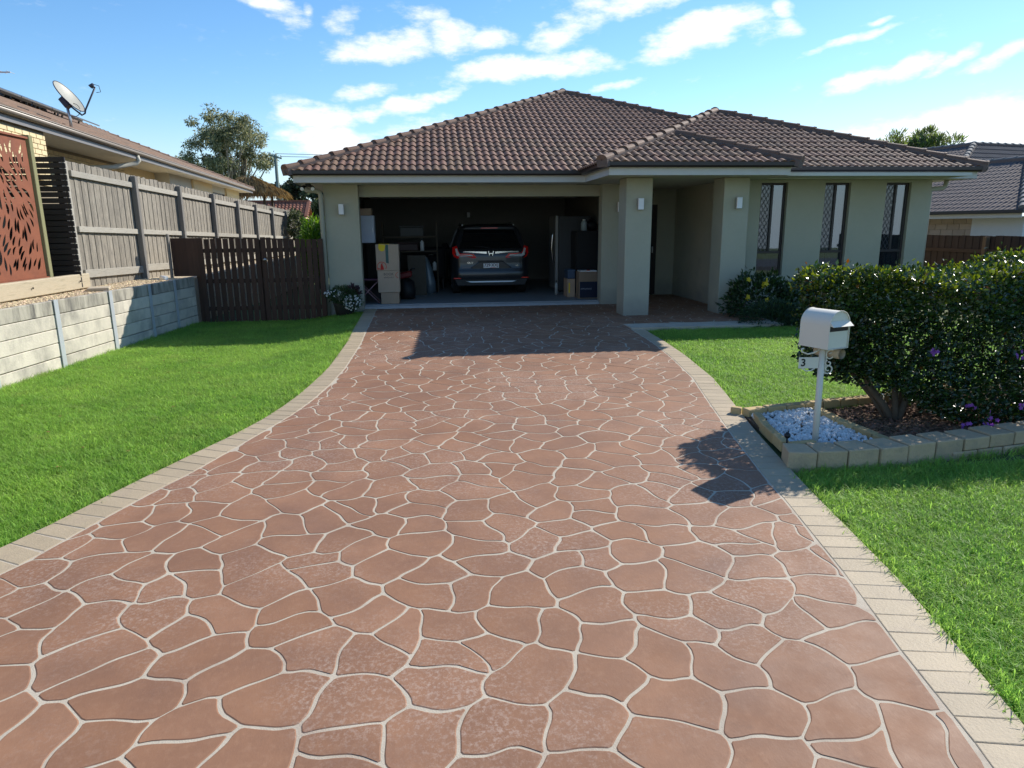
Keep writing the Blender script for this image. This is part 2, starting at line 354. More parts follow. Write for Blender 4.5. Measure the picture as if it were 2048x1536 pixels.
# driveway slab
M['joint'] = pm('driveway_joint', (.50,.43,.33), .85, .1, 5, bump=.3, bscale=150, stain=((.36,.27,.20), 3.0, .50, .8))
def stone_mat():
    m, N, L = mat_new('driveway_stone')
    p = N.new('ShaderNodeBsdfPrincipled'); o = N.new('ShaderNodeOutputMaterial'); L.new(p.outputs[0], o.inputs[0])
    t = N.new('ShaderNodeTexCoord'); oi = N.new('ShaderNodeObjectInfo'); g = N.new('ShaderNodeNewGeometry')
    v = t.outputs['Object']
    def noise(sc, de, ro=.6, vec=v):
        n = N.new('ShaderNodeTexNoise'); n.inputs['Scale'].default_value = sc; n.inputs['Detail'].default_value = de; n.inputs['Roughness'].default_value = ro
        L.new(vec, n.inputs['Vector']); return n.outputs['Fac']
    def mix(f, a, b):
        n = N.new('ShaderNodeMixRGB'); L.new(f, n.inputs[0])
        for i, q in ((1, a), (2, b)):
            if isinstance(q, tuple): n.inputs[i].default_value = (*q, 1)
            else: L.new(q, n.inputs[i])
        return n.outputs[0]
    def rmp(x, a, b, c=0., d=1.):
        n = N.new('ShaderNodeMapRange'); L.new(x, n.inputs[0])
        for i, q in enumerate((a, b, c, d)): n.inputs[i+1].default_value = q
        return n.outputs[0]
    rnd = N.new('ShaderNodeMath'); rnd.operation = 'ADD'; L.new(oi.outputs['Random'], rnd.inputs[0]); L.new(g.outputs['Random Per Island'], rnd.inputs[1])
    fr = N.new('ShaderNodeMath'); fr.operation = 'FRACT'; L.new(rnd.outputs[0], fr.inputs[0])
    c = mix(fr.outputs[0], (.28,.138,.074), (.35,.180,.102))
    c = mix(rmp(noise(3.0, 5), .3, .75), c, (.23,.117,.069))
    c = mix(rmp(noise(26, 6, .7), .5, .85, 0, .45), c, (.40,.235,.145))
    # pale film in patches where the sealer has worn
    film = N.new('ShaderNodeMath'); film.operation = 'MULTIPLY'; L.new(rmp(noise(.7, 4), .44, .66), film.inputs[0]); L.new(rmp(noise(48, 5, .75), .48, .72), film.inputs[1])
    fs = N.new('ShaderNodeMath'); fs.operation = 'MULTIPLY'; L.new(film.outputs[0], fs.inputs[0]); fs.inputs[1].default_value = .9
    c = mix(fs.outputs[0], c, (.54,.42,.34))
    c = mix(rmp(noise(.9, 5), .5, .75, 0, .5), c, (.16,.088,.062))
    c = mix(rmp(noise(7, 6, .7), .62, .8, 0, .5), c, (.13,.075,.055))
    L.new(c, p.inputs['Base Color'])
    L.new(rmp(noise(4, 4),   .3, .7, .58, .80), p.inputs['Roughness']); p.inputs['Specular IOR Level'].default_value = .28
    b = N.new('ShaderNodeBump'); b.inputs['Strength'].default_value = .22; b.inputs['Distance'].default_value = .005
    mp = N.new('ShaderNodeMapping'); mp.inputs['Scale'].default_value = (1, .45, 1); mp.inputs['Rotation'].default_value = (0, 0, .5); L.new(v, mp.inputs[0])
    L.new(noise(55, 6, .7, mp.outputs[0]), b.inputs['Height']); L.new(b.outputs[0], p.inputs['Normal'])
    return m
M['stone'] = stone_mat()
M['border'] = pm('border_brick', (.42,.33,.215), .65, .07, 7, objvar=.07, bump=.3, bscale=70, stain=((.36,.28,.20), 5, .52, .88))
d = MB()
Ys = [.3 + .25*i for i in range(59)]; Ys[-1] = 14.80
def rout(Y): return interp(Y, RO) if Y <= 11.06 else 6.05
rows = []
for Y in Ys:
    rows.append((interp(Y, LO), interp(Y, LI), interp(min(Y, 11.41), RI), interp(min(Y, 11.06), RO)))
for k in range(len(Ys)-1):
    a, b = rows[k], rows[k+1]; z0, z1 = gz(Ys[k]), gz(Ys[k+1])
    d.add([(a[0],Ys[k],z0),(a[3],Ys[k],z0),(b[3],Ys[k+1],z1),(b[0],Ys[k+1],z1)], [(0,1,2,3)])
    for q in (0, 3):
        A = [(a[q],Ys[k],z0),(b[q],Ys[k+1],z1),(b[q],Ys[k+1],z1-.16),(a[q],Ys[k],z0-.16)]
        d.add(A if q == 0 else A[::-1], [(0,1,2,3)])
d.box(3.30, 6.0, 11.06, 16.6, -.21, gz(11.6) - .0005)
drive = d.build('driveway', M['joint'], kind='structure')

# crazy-paving stones: a warped Voronoi, each stone its own piece
def clip(poly, a, b, c):                       # keep a*x + b*y <= c
    out = []
    for i in range(len(poly)):
        p, q = poly[i], poly[(i+1) % len(poly)]
        dp, dq = a*p[0]+b*p[1]-c, a*q[0]+b*q[1]-c
        if dp <= 0: out.append(p)
        if (dp < 0) != (dq < 0) and dp != dq:
            t = dp/(dp-dq); out.append((p[0]+t*(q[0]-p[0]), p[1]+t*(q[1]-p[1])))
    return out
sp = .305
seeds = []
row = 0; y = .2
while y < 17:
    x = -4.6 + (row % 2)*sp*.5
    while x < 6.4:
        seeds.append((x + random.uniform(-.4, .4)*sp, y + random.uniform(-.38, .38)*sp)); x += sp*random.uniform(.9, 1.16)
    y += sp*.86; row += 1
S = np.array(seeds)
def warp(x, y):
    return (x + .035*math.sin(5.1*y + 1.3*x) + .022*math.sin(11.3*y - 6*x + 2) + .012*math.sin(23*y + 9*x),
            y + .035*math.sin(4.7*x - 1.1*y + 1) + .022*math.sin(12.1*x + 5*y) + .012*math.sin(21*x - 11*y + .7))
stones = []
G_ = .0082
for i, (sx, sy) in enumerate(seeds):
    inA = sy < 11.41
    poly = [(sx-.8, sy-.8), (sx+.8, sy-.8), (sx+.8, sy+.8), (sx-.8, sy+.8)]
    dd = ((S - S[i])**2).sum(1); nb = np.argsort(dd)[1:19]
    g = G_*random.uniform(.75, 1.15)
    for j in nb:
        ax, ay = S[j][0]-sx, S[j][1]-sy; L_ = math.hypot(ax, ay); ax /= L_; ay /= L_
        poly = clip(poly, ax, ay, ax*(sx+S[j][0])/2 + ay*(sy+S[j][1])/2 - g)
        if not poly: break
    if len(poly) < 3: continue
    # densify, warp
    q = []
    for k in range(len(poly)):
        a, b = poly[k], poly[(k+1) % len(poly)]
        n = max(1, int(math.hypot(b[0]-a[0], b[1]-a[1])/.05))
        for t in range(n): q.append((a[0]+(b[0]-a[0])*t/n, a[1]+(b[1]-a[1])*t/n))
    q = [warp(*p) for p in q]
    cx = sum(p[0] for p in q)/len(q); cy = sum(p[1] for p in q)/len(q)
    # trim by the paving edges (tangent lines)
    e = .012
    yb = min(max(cy, .5), 14.7); h = .15
    xl0, xl1 = interp(yb-h, LI), interp(yb+h, LI); s = (xl1-xl0)/(2*h); ll = math.hypot(1, s)
    q = clip(q, -1/ll, s/ll, (-(xl0+xl1)/2 + s*yb)/ll - e)
    if cy < 11.41:
        yb = min(max(cy, .5), 11.2)
        xr0, xr1 = interp(yb-h, RI), interp(yb+h, RI); s = (xr1-xr0)/(2*h); ll = math.hypot(1, s)
        q = clip(q, 1/ll, -s/ll, ((xr0+xr1)/2 - s*yb)/ll - e) if q else q
    else:
        q = clip(q, 1, 0, 5.95) if q else q
        if q and cx > 3.31: q = clip(q, 0, -1, -11.41 - e)
    q = clip(q, 0, 1, 14.70 if cx < 4.25 else 16.5) if q else q
    q = clip(q, 0, -1, -.32) if q else q
    if len(q) < 3: continue
    area = abs(sum(q[k][0]*q[(k+1)%len(q)][1]-q[(k+1)%len(q)][0]*q[k][1] for k in range(len(q))))/2
    if area < .006: continue
    # drop near-duplicate points, round the corners
    c = [q[0]]
    for p in q[1:]:
        if math.hypot(p[0]-c[-1][0], p[1]-c[-1][1]) > .014: c.append(p)
    if math.hypot(c[0][0]-c[-1][0], c[0][1]-c[-1][1]) < .02: c.pop()
    if len(c) < 4: continue
    r = []
    for k in range(len(c)):
        a, b = c[k], c[(k+1) % len(c)]
        r += [(a[0]*.84+b[0]*.16, a[1]*.84+b[1]*.16), (a[0]*.16+b[0]*.84, a[1]*.16+b[1]*.84)]
    c = r
    stones.append(((cx*cx + (cy)**2), c))
stones.sort(key=lambda t: t[0])
def stone_geo(mb, c):
    n = len(c)
    cx = sum(p[0] for p in c)/n; cy = sum(p[1] for p in c)/n
    top, bot = [], []
    for x, y in c:
        dx, dy = cx-x, cy-y; l = math.hypot(dx, dy) or 1
        top.append((x+dx/l*.004, y+dy/l*.004, gz(y)+.0028)); bot.append((x-dx/l*.001, y-dy/l*.001, gz(y)+.0005))
    if sum(c[k][0]*c[(k+1)%n][1]-c[(k+1)%n][0]*c[k][1] for k in range(n)) < 0: top.reverse(); bot.reverse()
    mb.add(top + bot, [tuple(range(n))] + [(n+k, n+(k+1)%n, (k+1)%n, k) for k in range(n)])
for _, c in stones[:295]:
    mb = MB(); stone_geo(mb, c); mb.build('stone', M['stone'], drive)
mb = MB()
for _, c in stones[295:]: stone_geo(mb, c)
mb.build('far_stones', M['stone'], drive, kind='stuff')

# border bricks either side and along the porch
def border(tabA, tabB, y0, y1, step):
    y = y0; n = 0
    while y < y1:
        h = step*random.uniform(.94, 1.06); g = .004
        yy = min(y+h, y1)
        a0, a1, b0, b1 = interp(y+g/2, tabA), interp(yy-g/2, tabA), interp(y+g/2, tabB), interp(yy-g/2, tabB)
        # joints run square to the edge
        sl = (interp(y+.3, tabA) - interp(y-.3, tabA))/.6
        oy = -sl*(b0-a0)
        e = .003
        pts = [(a0+e, y+g/2), (b0-e, y+g/2+oy), (b1-e, yy-g/2+oy), (a1+e, yy-g/2)]
        b0 = interp(pts[1][1], tabB)-e; b1 = interp(pts[2][1], tabB)-e
        pts[1] = (b0, pts[1][1]); pts[2] = (b1, pts[2][1])
        zt = .0032 + random.uniform(-.0008, .0008)
        cx = sum(p[0] for p in pts)/4; cy = sum(p[1] for p in pts)/4
        q = [(x+(cx-x)*.03, yv+(cy-yv)*.06) for x, yv in pts]
        vs = [(x, yv, gz(yv)-.05) for x, yv in pts] + [(x, yv, gz(yv)+zt-.0018) for x, yv in pts] + [(x, yv, gz(yv)+zt) for x, yv in q]
        fs = [(8,9,10,11)] + [(i,(i+1)%4,4+(i+1)%4,4+i) for i in range(4)] + [(4+i,4+(i+1)%4,8+(i+1)%4,8+i) for i in range(4)]
        MB().add(vs, fs).build('brick', M['border'], edge)
        y = yy; n += 1
edge = thing('driveway_border', 'band of pale cream bricks edging both sides of the brown driveway', 'paving edge', (0, 5, gz(5)))
del edge['category']; del edge['label']; edge['kind'] = 'structure'
border(LO, LI, .6, 14.78, .142)
border(RI, RO, .6, 11.0, .142)
x = 3.58
while x < 5.75:
    w = .14*random.uniform(.95, 1.05)
    MB().box(x+.003, x+w-.003, 11.07, 11.40, -.15, gz(11.3)+.004).build('brick', M['border'], edge, bevel=.004)
    x += w

# ------------------------------------------------------------------ terrace behind the retaining wall
M['gravel_base'] = pm('gravel_base', (.50,.41,.29), .95, .2, 20, bump=.8, bscale=60)
tv = []
for Y in (3.0, 6, 9, 12, 14.8): tv += [(RWX(Y)-.07, Y, .655), (-7.2, Y, .70), (-16, Y, .72)]
fs = []
for j in range(4):
    for i in range(2): fs.append((j*3+i+1, j*3+i, j*3+3+i, j*3+4+i))
tv += [(RWX(14.8)-.07, 40, .655), (-7.2, 40, .5), (-16, 40, .5)]
for i in range(2): fs.append((12+i+1, 12+i, 15+i, 16+i))
k = len(tv); tv += [(RWX(3.0)-.07,3,-.4),(RWX(14.8)-.07,14.8,-.4),(RWX(14.8)-.07,40,-.4)]
fs += [(0, 12, k+1, k), (12, 15, k+2, k+1)]
MB().add(tv, fs).build('terrace', M['gravel_base'], kind='structure')

# ------------------------------------------------------------------ main house
YG, YP, YW, YC = 14.89, 14.63, 13.383, 12.64
T = .404
house = thing('house', 'single storey stucco house with brown tiled hip roof and an open double garage', 'house', (4, 16, 0))
def hp(name, mb, mat, bevel=0, **k): return mb.build(name, mat, house, bevel, **k)
wall = MB()
hp('wall', MB().box(-2.10,-1.415,YP,YP+.30,-.25,2.46), M['stucco'], .006)                      # pier left of the garage
hp('wall', MB().box(-2.10,-1.95,YP+.3,31,-.25,2.46), M['stucco'])
hp('garage_header', MB().box(-1.415,3.655,YG-.02,YG+.22,2.227,2.46), M['stucco'], .004)
hp('wall', MB().box(3.655,4.35,YP+.02,YP+.32,-.12,2.46), M['stucco'], .006)
hp('wall', MB().box(4.20,4.35,YP+.32,16.75,-.12,2.46), M['stucco'])
for x0 in (3.602, 5.47):
    hp('column', MB().box(x0, x0+.495, YC, YC+.495, -.12, 2.455), M['stucco'], .008)
# wing wall with its three window openings
WIN = [(6.555, 7.11), (7.90, 8.447), (9.215, 9.755)]
xs_ = [5.97] + [v for w in WIN for v in w] + [10.2]
for a, b in zip(xs_[0::2], xs_[1::2]): hp('wall', MB().box(a, b, YW, YW+.24, -.3, 2.46), M['stucco'], .004)
for a, b in WIN:
    hp('wall', MB().box(a, b, YW, YW+.24, -.3, .555), M['stucco'])
    hp('wall', MB().box(a, b, YW, YW+.24, 2.405, 2.46), M['stucco'])
hp('wall', MB().box(10.05, 10.2, YW+.24, 30, -.3, 2.46), M['stucco'])
hp('wall', MB().box(5.97, 6.12, YW+.24, 16.75, -.1, 2.46), M['stucco'])
hp('wall', MB().box(4.35, 5.0, 16.6, 16.75, -.1, 2.46), M['stucco']); hp('wall', MB().box(5.0, 5.97, 16.6, 16.75, 2.1, 2.46), M['stucco'])
hp('wall', MB().box(5.52, 5.97, 16.6, 16.75, -.1, 2.1), M['stucco'])
dr = hp('door', MB().box(5.0, 5.52, 16.62, 16.70, -.06, 2.1), M['door_dark'])
MB().box(5.40, 5.43, 16.58, 16.62, .95, 1.1).build('handle', M['metal_grey'], dr)
# garage shell
hp('garage_floor', MB().box(-1.95, 4.2, YG-.1, 21.4, -.2, 0), M['concrete'])
hp('threshold', MB().box(-1.415, 3.655, YG-.16, YG-.1, -.1, -.02).box(-1.415, 3.655, YG-.099, YG-.04, .0005, .012), M['threshold'], .004)
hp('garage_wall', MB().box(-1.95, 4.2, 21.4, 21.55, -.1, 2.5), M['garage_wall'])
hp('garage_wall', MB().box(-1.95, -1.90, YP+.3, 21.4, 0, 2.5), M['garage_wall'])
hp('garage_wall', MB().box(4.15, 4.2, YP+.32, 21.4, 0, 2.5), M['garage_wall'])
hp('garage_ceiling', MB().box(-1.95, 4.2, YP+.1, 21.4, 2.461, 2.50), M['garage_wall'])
# rolled door under the ceiling
gd = MB()
for k in range(9): gd.box(-1.4, 3.64, YG+.30+k*.27, YG+.30+k*.27+.255, 2.30, 2.33)
hp('garage_door', gd, pm('garage_door_paint', (.45,.44,.38), .5, .05), .006)
# rooms behind the windows
hp('room_wall', MB().box(6.2, 10.0, 16.2, 16.3, -.2, 2.5).box(6.12, 6.2, YW+.3, 16.3, -.2, 2.5), M['dark_room'])
hp('room_floor', MB().box(6.12, 10.05, YW+.24, 16.2, -.1, 0), M['dark_room'])
hp('room_ceiling', MB().box(4.2, 10.2, YC-.3, 16.8, 2.461, 2.52), M['soffit'])
for n_, (a, b) in enumerate(WIN):
    w = thing('window', None, None, ((a+b)/2, YW+.1, .56), parent=house)
    y0, y1 = YW+.075, YW+.125; f = .042; m = (a+b)/2 - .03
    fr = MB().box(a,a+f,y0,y1,.556,2.404).box(b-f,b,y0,y1,.556,2.404).box(a+f,b-f,y0,y1,2.404-f,2.404).box(a+f,b-f,y0,y1,.556,.556+f)
    fr.box(a+f,b-f,y0-.006,y1-.004,1.025,1.075).box(m,m+.045,y0-.01,y1-.008,1.075,2.404-f)
    fr.build('frame', M['win_frame'], w, .004)
    MB().box(a+f,m,y0+.02,y0+.026,1.075,2.362).build('pane', M['glass_screened'], w)
    MB().box(m+.045,b-f,y0+.028,y0+.034,1.075,2.362).build('pane', M['glass'], w)
    MB().box(a+f,b-f,y0+.022,y0+.028,.598,1.025).build('pane', M['glass'], w)
    hp('window_sill', MB().box(a,b,YW+.002,YW+.075,.556,.575), M['stucco'])
    # diagonal security mesh on the sliding half
    sc = MB(); X0, X1, Z0, Z1 = a+f, m, 1.075, 2.362; p = .085
    k = -(Z1-Z0) ; yy = y0+.008
    while k < (X1-X0) + (Z1-Z0):
        for sgn in (1, -1):
            pts = []
            for z in (Z0, Z1):
                pass
            # line x = X0 + k + sgn*(z-Z0)*.62
            zs = []
            for xb in (X0, X1):
                z = Z0 + (xb - X0 - (k if sgn > 0 else k + (Z1-Z0)*.0))*sgn/.62
                zs.append(z)
            za, zb = sorted(zs); za, zb = max(za, Z0), min(zb, Z1)
            if zb - za > .01:
                kk = k
                xa = X0 + kk + sgn*(za-Z0)*.62; xb_ = X0 + kk + sgn*(zb-Z0)*.62
                sc.bar((xa, yy + .002*sgn, za), (xb_, yy + .002*sgn, zb), .006, .004, (0,1,0))
        k += p
    sc.build('security_screen', M['mesh_wire'], w, kind='stuff')
    # curtain: pleats behind the right half, and across the bottom light
    def curtain(x0, x1, z0, z1):
        n = 26; vs = []; fs = []
        for i in range(n+1):
            x = x0 + (x1-x0)*i/n; y = YW+.24 + .018*math.sin(i*1.9) + .01*math.sin(i*.77)
            vs += [(x, y, z0), (x, y, z1)]
        for i in range(n): fs.append((2*i, 2*i+2, 2*i+3, 2*i+1))
        MB().add(vs, fs, True).build('curtain', M['curtain'] if n_ == 1 else M['curtain_grey'], w)
    curtain(m+.02, b+.05, .5, 2.42)
    if n_ == 1: curtain(a-.05, m+.0, .5, 2.42)
    else: curtain(a-.05, a+.12, .5, 2.42)

# eaves: soffit, fascia, gutter
FZ0, FZ1 = 2.45, 2.60
GZ0, GZ1 = 2.575, 2.668
hp('soffit', MB().box(-2.5, 3.12, 13.88, YP+.3, 2.4605, 2.475).box(3.12, 6.37, 12.0, YP+.2, 2.4615, 2.476).box(6.37, 10.75, 12.93, YW+.3, 2.4605, 2.475)
   .box(-2.5, -2.1, YP+.3, 31, 2.4605, 2.475).box(10.2, 10.75, YW+.3, 31, 2.4605, 2.475), M['soffit'])
path = [(-2.516, 31), (-2.516, 13.86), (3.108, 13.86), (3.108, 11.99), (6.377, 11.99), (6.377, 12.92), (10.765, 12.92), (10.765, 31)]
fa = MB(); 
for (xa, ya), (xb, yb) in zip(path, path[1:]):
    if xa == xb: fa.box(xa-.012, xa+.012, min(ya,yb)+.013, max(ya,yb)-.013, FZ0, FZ1)
    else: fa.box(min(xa,xb)-.012, max(xa,xb)+.012, ya-.012, ya+.012, FZ0, FZ1)
hp('fascia', fa, M['fascia'])
# gutter swept along the fascia: box section with a rolled lip, mitred
sec = [(0.0, GZ0+.005), (-.085, GZ0), (-.115, GZ0+.03), (-.118, GZ1-.006), (-.112, GZ1), (-.104, GZ1-.004), (-.104, GZ0+.04), (-.08, GZ0+.015), (0.0, GZ0+.02)]
def sweep(path, sec):
    n = len(sec); vs = []; fs = []
    for i, p in enumerate(path):
        p = Vector((*p, 0))
        d0 = (p - Vector((*path[i-1], 0))).normalized() if i else None
        d1 = (Vector((*path[i+1], 0)) - p).normalized() if i < len(path)-1 else None
        nn = []
        for dd in (d0, d1):
            if dd is not None: nn.append(Vector((-dd.y, dd.x, 0)))
        m = sum(nn, Vector()).normalized(); sc = 1/max(.3, m.dot(nn[0]))
        for off, z in sec: vs.append(p + m*off*sc + Vector((0, 0, z)))
    for i in range(len(path)-1):
        for k in range(n):
            fs.append((i*n+k, i*n+(k+1)%n, (i+1)*n+(k+1)%n, (i+1)*n+k))
    fs += [tuple(range(n)), tuple((len(path)-1)*n+k for k in range(n))[::-1]]
    return MB().add(vs, fs)
gpath = [(x + (-.012 if x < 0 else (-.012 if x == 3.108 else .012)), y + (-.012 if y < 31 else 0)) for x, y in path]
hp('gutter', sweep(gpath, sec), M['gutter'], recalc=True)
hp('downpipe', MB().tube([(-2.45,14.52,2.44),(-2.45,14.52,2.40),(-2.40,14.52,2.34),(-2.25,14.52,2.34),(-2.16,14.53,2.31),(-2.14,14.54,2.24),(-2.145,14.54,-.26)], .047, 12), M['downpipe'])
hp('downpipe', MB().tube([(10.60,13.5,2.46),(10.60,13.5,2.37),(10.55,13.5,2.30),(10.28,13.5,2.28),(10.26,13.5,2.2),(10.26,13.5,-.3)], .045, 12), M['downpipe'])

# ------------------------------------------------------------------ roof
roof = thing('roof', None, None, (4, 16, 2.66), parent=house)
EZ = 2.655
XL, XR, XPR, XM0, XM1 = 2.97, 10.87, 6.5, -2.62, 10.32
YM, YWi, YPo = 13.78, 12.85, 11.90
def zM(x, y): return EZ + T*min(x-XM0, XM1-x, y-YM)
rb = MB()
def tri(*ps): rb.add([(x, y, EZ+T*h-.02) for x, y, h in ps], [tuple(range(len(ps)))])
wm = (XM1-XM0)/2; xa = XM0+wm; ya = YM+wm
tri((XM0,YM,0),(XM1,YM,0),(xa,ya,wm)); tri((XM0,31,0),(XM0,YM,0),(xa,ya,wm),(xa,31,wm)); tri((XM1,YM,0),(XM1,31,0),(xa,31,wm),(xa,ya,wm))
ww = (XR-XL)/2; xw = XL+ww; yw_ = YWi+ww
tri((XL,YWi,0),(XR,YWi,0),(xw,yw_,ww)); tri((XR,YWi,0),(XR,30.5,0),(xw,30.5,ww),(xw,yw_,ww)); tri((XL,22,0),(XL,YWi,0),(xw,yw_,ww),(xw,22,ww))
wp = (XPR-XL)/2; xp = XL+wp; yp_ = YPo+wp
tri((XL,YPo,0),(XPR,YPo,0),(xp,yp_,wp)); tri((XL,15.6,0),(XL,YPo,0),(xp,yp_,wp),(xp,15.6,wp)); tri((XPR,YPo,0),(XPR,14.9,0),(xp,15.6,wp),(xp,yp_,wp))
rb.build('roof_deck', M['mortar'], roof)
# one tile: two rolls wide, thick nose
TW, TL = .30, .345
prof = []
for i in range(13):
    x = TW*i/12; c = .5 - .5*math.cos(2*math.pi*(x/.15)); prof.append((x, .034*c**.75))
def tile_mesh():
    mb = MB(); vs = []; n = len(prof)
    for y, lift in ((0, .026), (0, .026), (TL, .004)):
        for x, z in prof: vs.append((x, y, z + lift - .004))
    vs2 = [(x, .002, max(z*.8 - .001, -.002)) for x, z in prof]
    mb.add(vs[n:], [(i, i+1, n+i+1, n+i) for i in range(n-1)], True)
    mb.add(vs[:n] + vs2, [(n+i, n+i+1, i+1, i) for i in range(n-1)], False)
    return mb.mesh('tile', M['roof_tile'])
TILE = tile_mesh()
gauge = .32
tiles = []
def lay(origin, e, up_h, nrows, ncols, planes, stagger=.0, pitch=math.atan(T), parent=None, out=tiles, c0=0, hz=0):
    """rows of tiles from an eave: planes = plan half-planes (a,b,c) with a*x+b*y >= c"""
    e = Vector(e); up_h = Vector(up_h); s = up_h*math.cos(pitch) + Vector((0,0,math.sin(pitch))); n = e.cross(s).normalized()
    o = Vector(origin)
    for j in range(nrows):
        for i in range(c0, ncols):
            p = o + e*(i*TW + (j % 2)*stagger) + s*(j*gauge)
            cor = [p + e*a + s*b for a in (0, TW) for b in (0, TL)]
            cut = []; dead = False
            for pl in planes:
                ds = [pl[0]*q.x + pl[1]*q.y - pl[2] for q in cor]
                if max(ds) <= .01: dead = True; break
                if min(ds) < -.005: cut.append(pl)
            if dead: continue
            Mx = Matrix((e, s, n)).transposed().to_4x4(); Mx.translation = p
            out.append(((p-CAM).length, Mx, cut))
def lay_wrap(*a, **k): lay(*a, **k)
sin_, cos_ = math.sin(math.atan(T)), math.cos(math.atan(T))
eo = -.03
def org(x, y): return (x, y+eo, EZ+T*eo)
# main front: left hip, valley, right hip
lay(org(XM0, YM), (1,0,0), (0,1,0), 23, 44, [(1,-1,XM0-YM), (-1,1,-(XL-YM)), (-1,-1,-(XM1+YM))])
# wing front
lay(org(XL, YWi), (1,0,0), (0,1,0), 14, 27, [(1,-1,XL-YWi), (-1,-1,-(XR+YWi)), (1,1,XPR+YWi)])
# porch front
lay(org(XL, YPo), (1,0,0), (0,1,0), 7, 12, [(1,-1,XL-YPo), (-1,-1,-(XPR+YPo))])
# left-facing strip above the valley (eave runs back along Y)
lay((XL+eo, 22, EZ+T*eo), (0,-1,0), (1,0,0), 14, 36, [(-1,1,-(XL-YPo)), (1,-1,XL-YM), (-1,0,-xp)])
lay((XL+eo, 22, EZ+T*eo), (0,-1,0), (1,0,0), 14, 36, [(-1,1,-(XL-YWi)), (1,-1,XL-YM), (1,0,xp), (-1,0,-xw)])
def cut_mesh(Mx, cut, src=None):
    bm = bmesh.new(); bm.from_mesh(src or TILE); inv = Mx.inverted()
    for a, b, c in cut:
        n = Vector((a, b, 0)); l = n.length; n /= l; pco = n*(c/l)
        geom = bm.verts[:] + bm.edges[:] + bm.faces[:]
        bmesh.ops.bisect_plane(bm, geom=geom, plane_co=inv @ pco, plane_no=(inv.to_3x3() @ n).normalized(), clear_inner=True)
    if not bm.faces: bm.free(); return None
    me = bpy.data.meshes.new('tile'); bm.to_mesh(me); bm.free(); me.materials.append(M['roof_tile'])
    return me
tiles.sort(key=lambda t: t[0])
restv, restf, rests = [], [], []
cnt = 0
for dist, Mx, cut in tiles:
    me = TILE if not cut else cut_mesh(Mx, cut)
    if me is None: continue
    jig = Matrix.Rotation(random.gauss(0, .004), 4, 'Z') @ Matrix.Translation((0, random.gauss(0, .003), random.uniform(0, .002)))
    if cnt < 296:
        link('tile', me, roof, Mx @ jig); cnt += 1
    else:
        b = len(restv); mm = Mx @ jig
        restv += [tuple(mm @ v.co) for v in me.vertices]
        for p in me.polygons: restf.append(tuple(i+b for i in p.vertices)); rests.append(p.use_smooth)
mb = MB(); mb.v, mb.f, mb.s = restv, restf, rests
mb.build('upper_tiles', M['roof_tile'], roof, kind='stuff')
# ridge and hip caps
def cap_mesh(L=.42, r0=.104, r1=.092):
    n = 8; vs = []; fs = []
    rings = [(0, r0, -.0), (.045, r0, 0), (.05, r0-.012, 0), (L, r1-.012, 0)]
    for y, r, dz in rings:
        for k in range(n+1):
            t = math.pi*k/n; vs.append((r*math.cos(t)*1.02, y, r*.78*math.sin(t) + dz))
    for j in range(len(rings)-1):
        for k in range(n): fs.append((j*(n+1)+k, (j+1)*(n+1)+k, (j+1)*(n+1)+k+1, j*(n+1)+k+1))
    mb = MB().add(vs, fs, False)
    mb.add([vs[k] for k in range(n+1)] + [(0, 0, -.01)], [tuple(range(n+1)) + (n+1,)])
    return mb.mesh('ridge_tile', M['ridge_tile'], recalc=True)
CAP = cap_mesh()
bed = MB()
def caps(p0, p1, parent=None, mesh=None, step=.375, sink=.0, bedding=None):
    p0, p1 = Vector(p0), Vector(p1); d = (p1-p0); L = d.length; d.normalize()
    side = d.cross(Vector((0,0,1))).normalized(); up = side.cross(d)
    n = max(1, int(L/step)); st = L/n
    for i in range(n):
        p = p0 + d*(i*st) + up*(.035 - sink)
        Mx = Matrix((side, d, up)).transposed().to_4x4(); Mx.translation = p
        Mx = Mx @ Matrix.Rotation(-.035 + random.gauss(0, .008), 4, 'X') @ Matrix.Rotation(random.gauss(0, .006), 4, 'Z')
        Mx.translation = p + up*(-.006)
        link('ridge_tile', mesh or CAP, parent or roof, Mx)
    (bedding or bed).bar(p0 - up*.035, p1 - up*.035, .205, .125, up)
def rp(x, y, h): return (x, y, EZ + T*h + .01)
caps(rp(XM0-.03, YM-.03, 0), rp(xa, ya, wm))
hx = 6.6                                   # main right hip down to where the wing hides it
caps(rp(XM1-.1, YM+.1, .1), rp(xa+.1, ya-.1, wm-.1))
caps(rp(xa, ya, wm), rp(xa, 30, wm))
caps(rp(XL-.03, YPo-.03, 0), rp(xp, yp_, wp)); caps(rp(XPR+.03, YPo-.03, 0), rp(xp+.1, yp_-.1, wp-.1))
caps(rp(xp, yp_, wp), rp(xp, YWi+wp, wp), step=.32)
caps(rp(xp+.02, YWi+wp+.02, wp), rp(xw, yw_, ww)); caps(rp(XR+.03, YWi-.03, 0), rp(xw+.1, yw_-.1, ww-.1))
caps(rp(xw, yw_, ww), rp(xw, 26, ww))
bed.build('ridge_mortar', M['mortar'], roof)

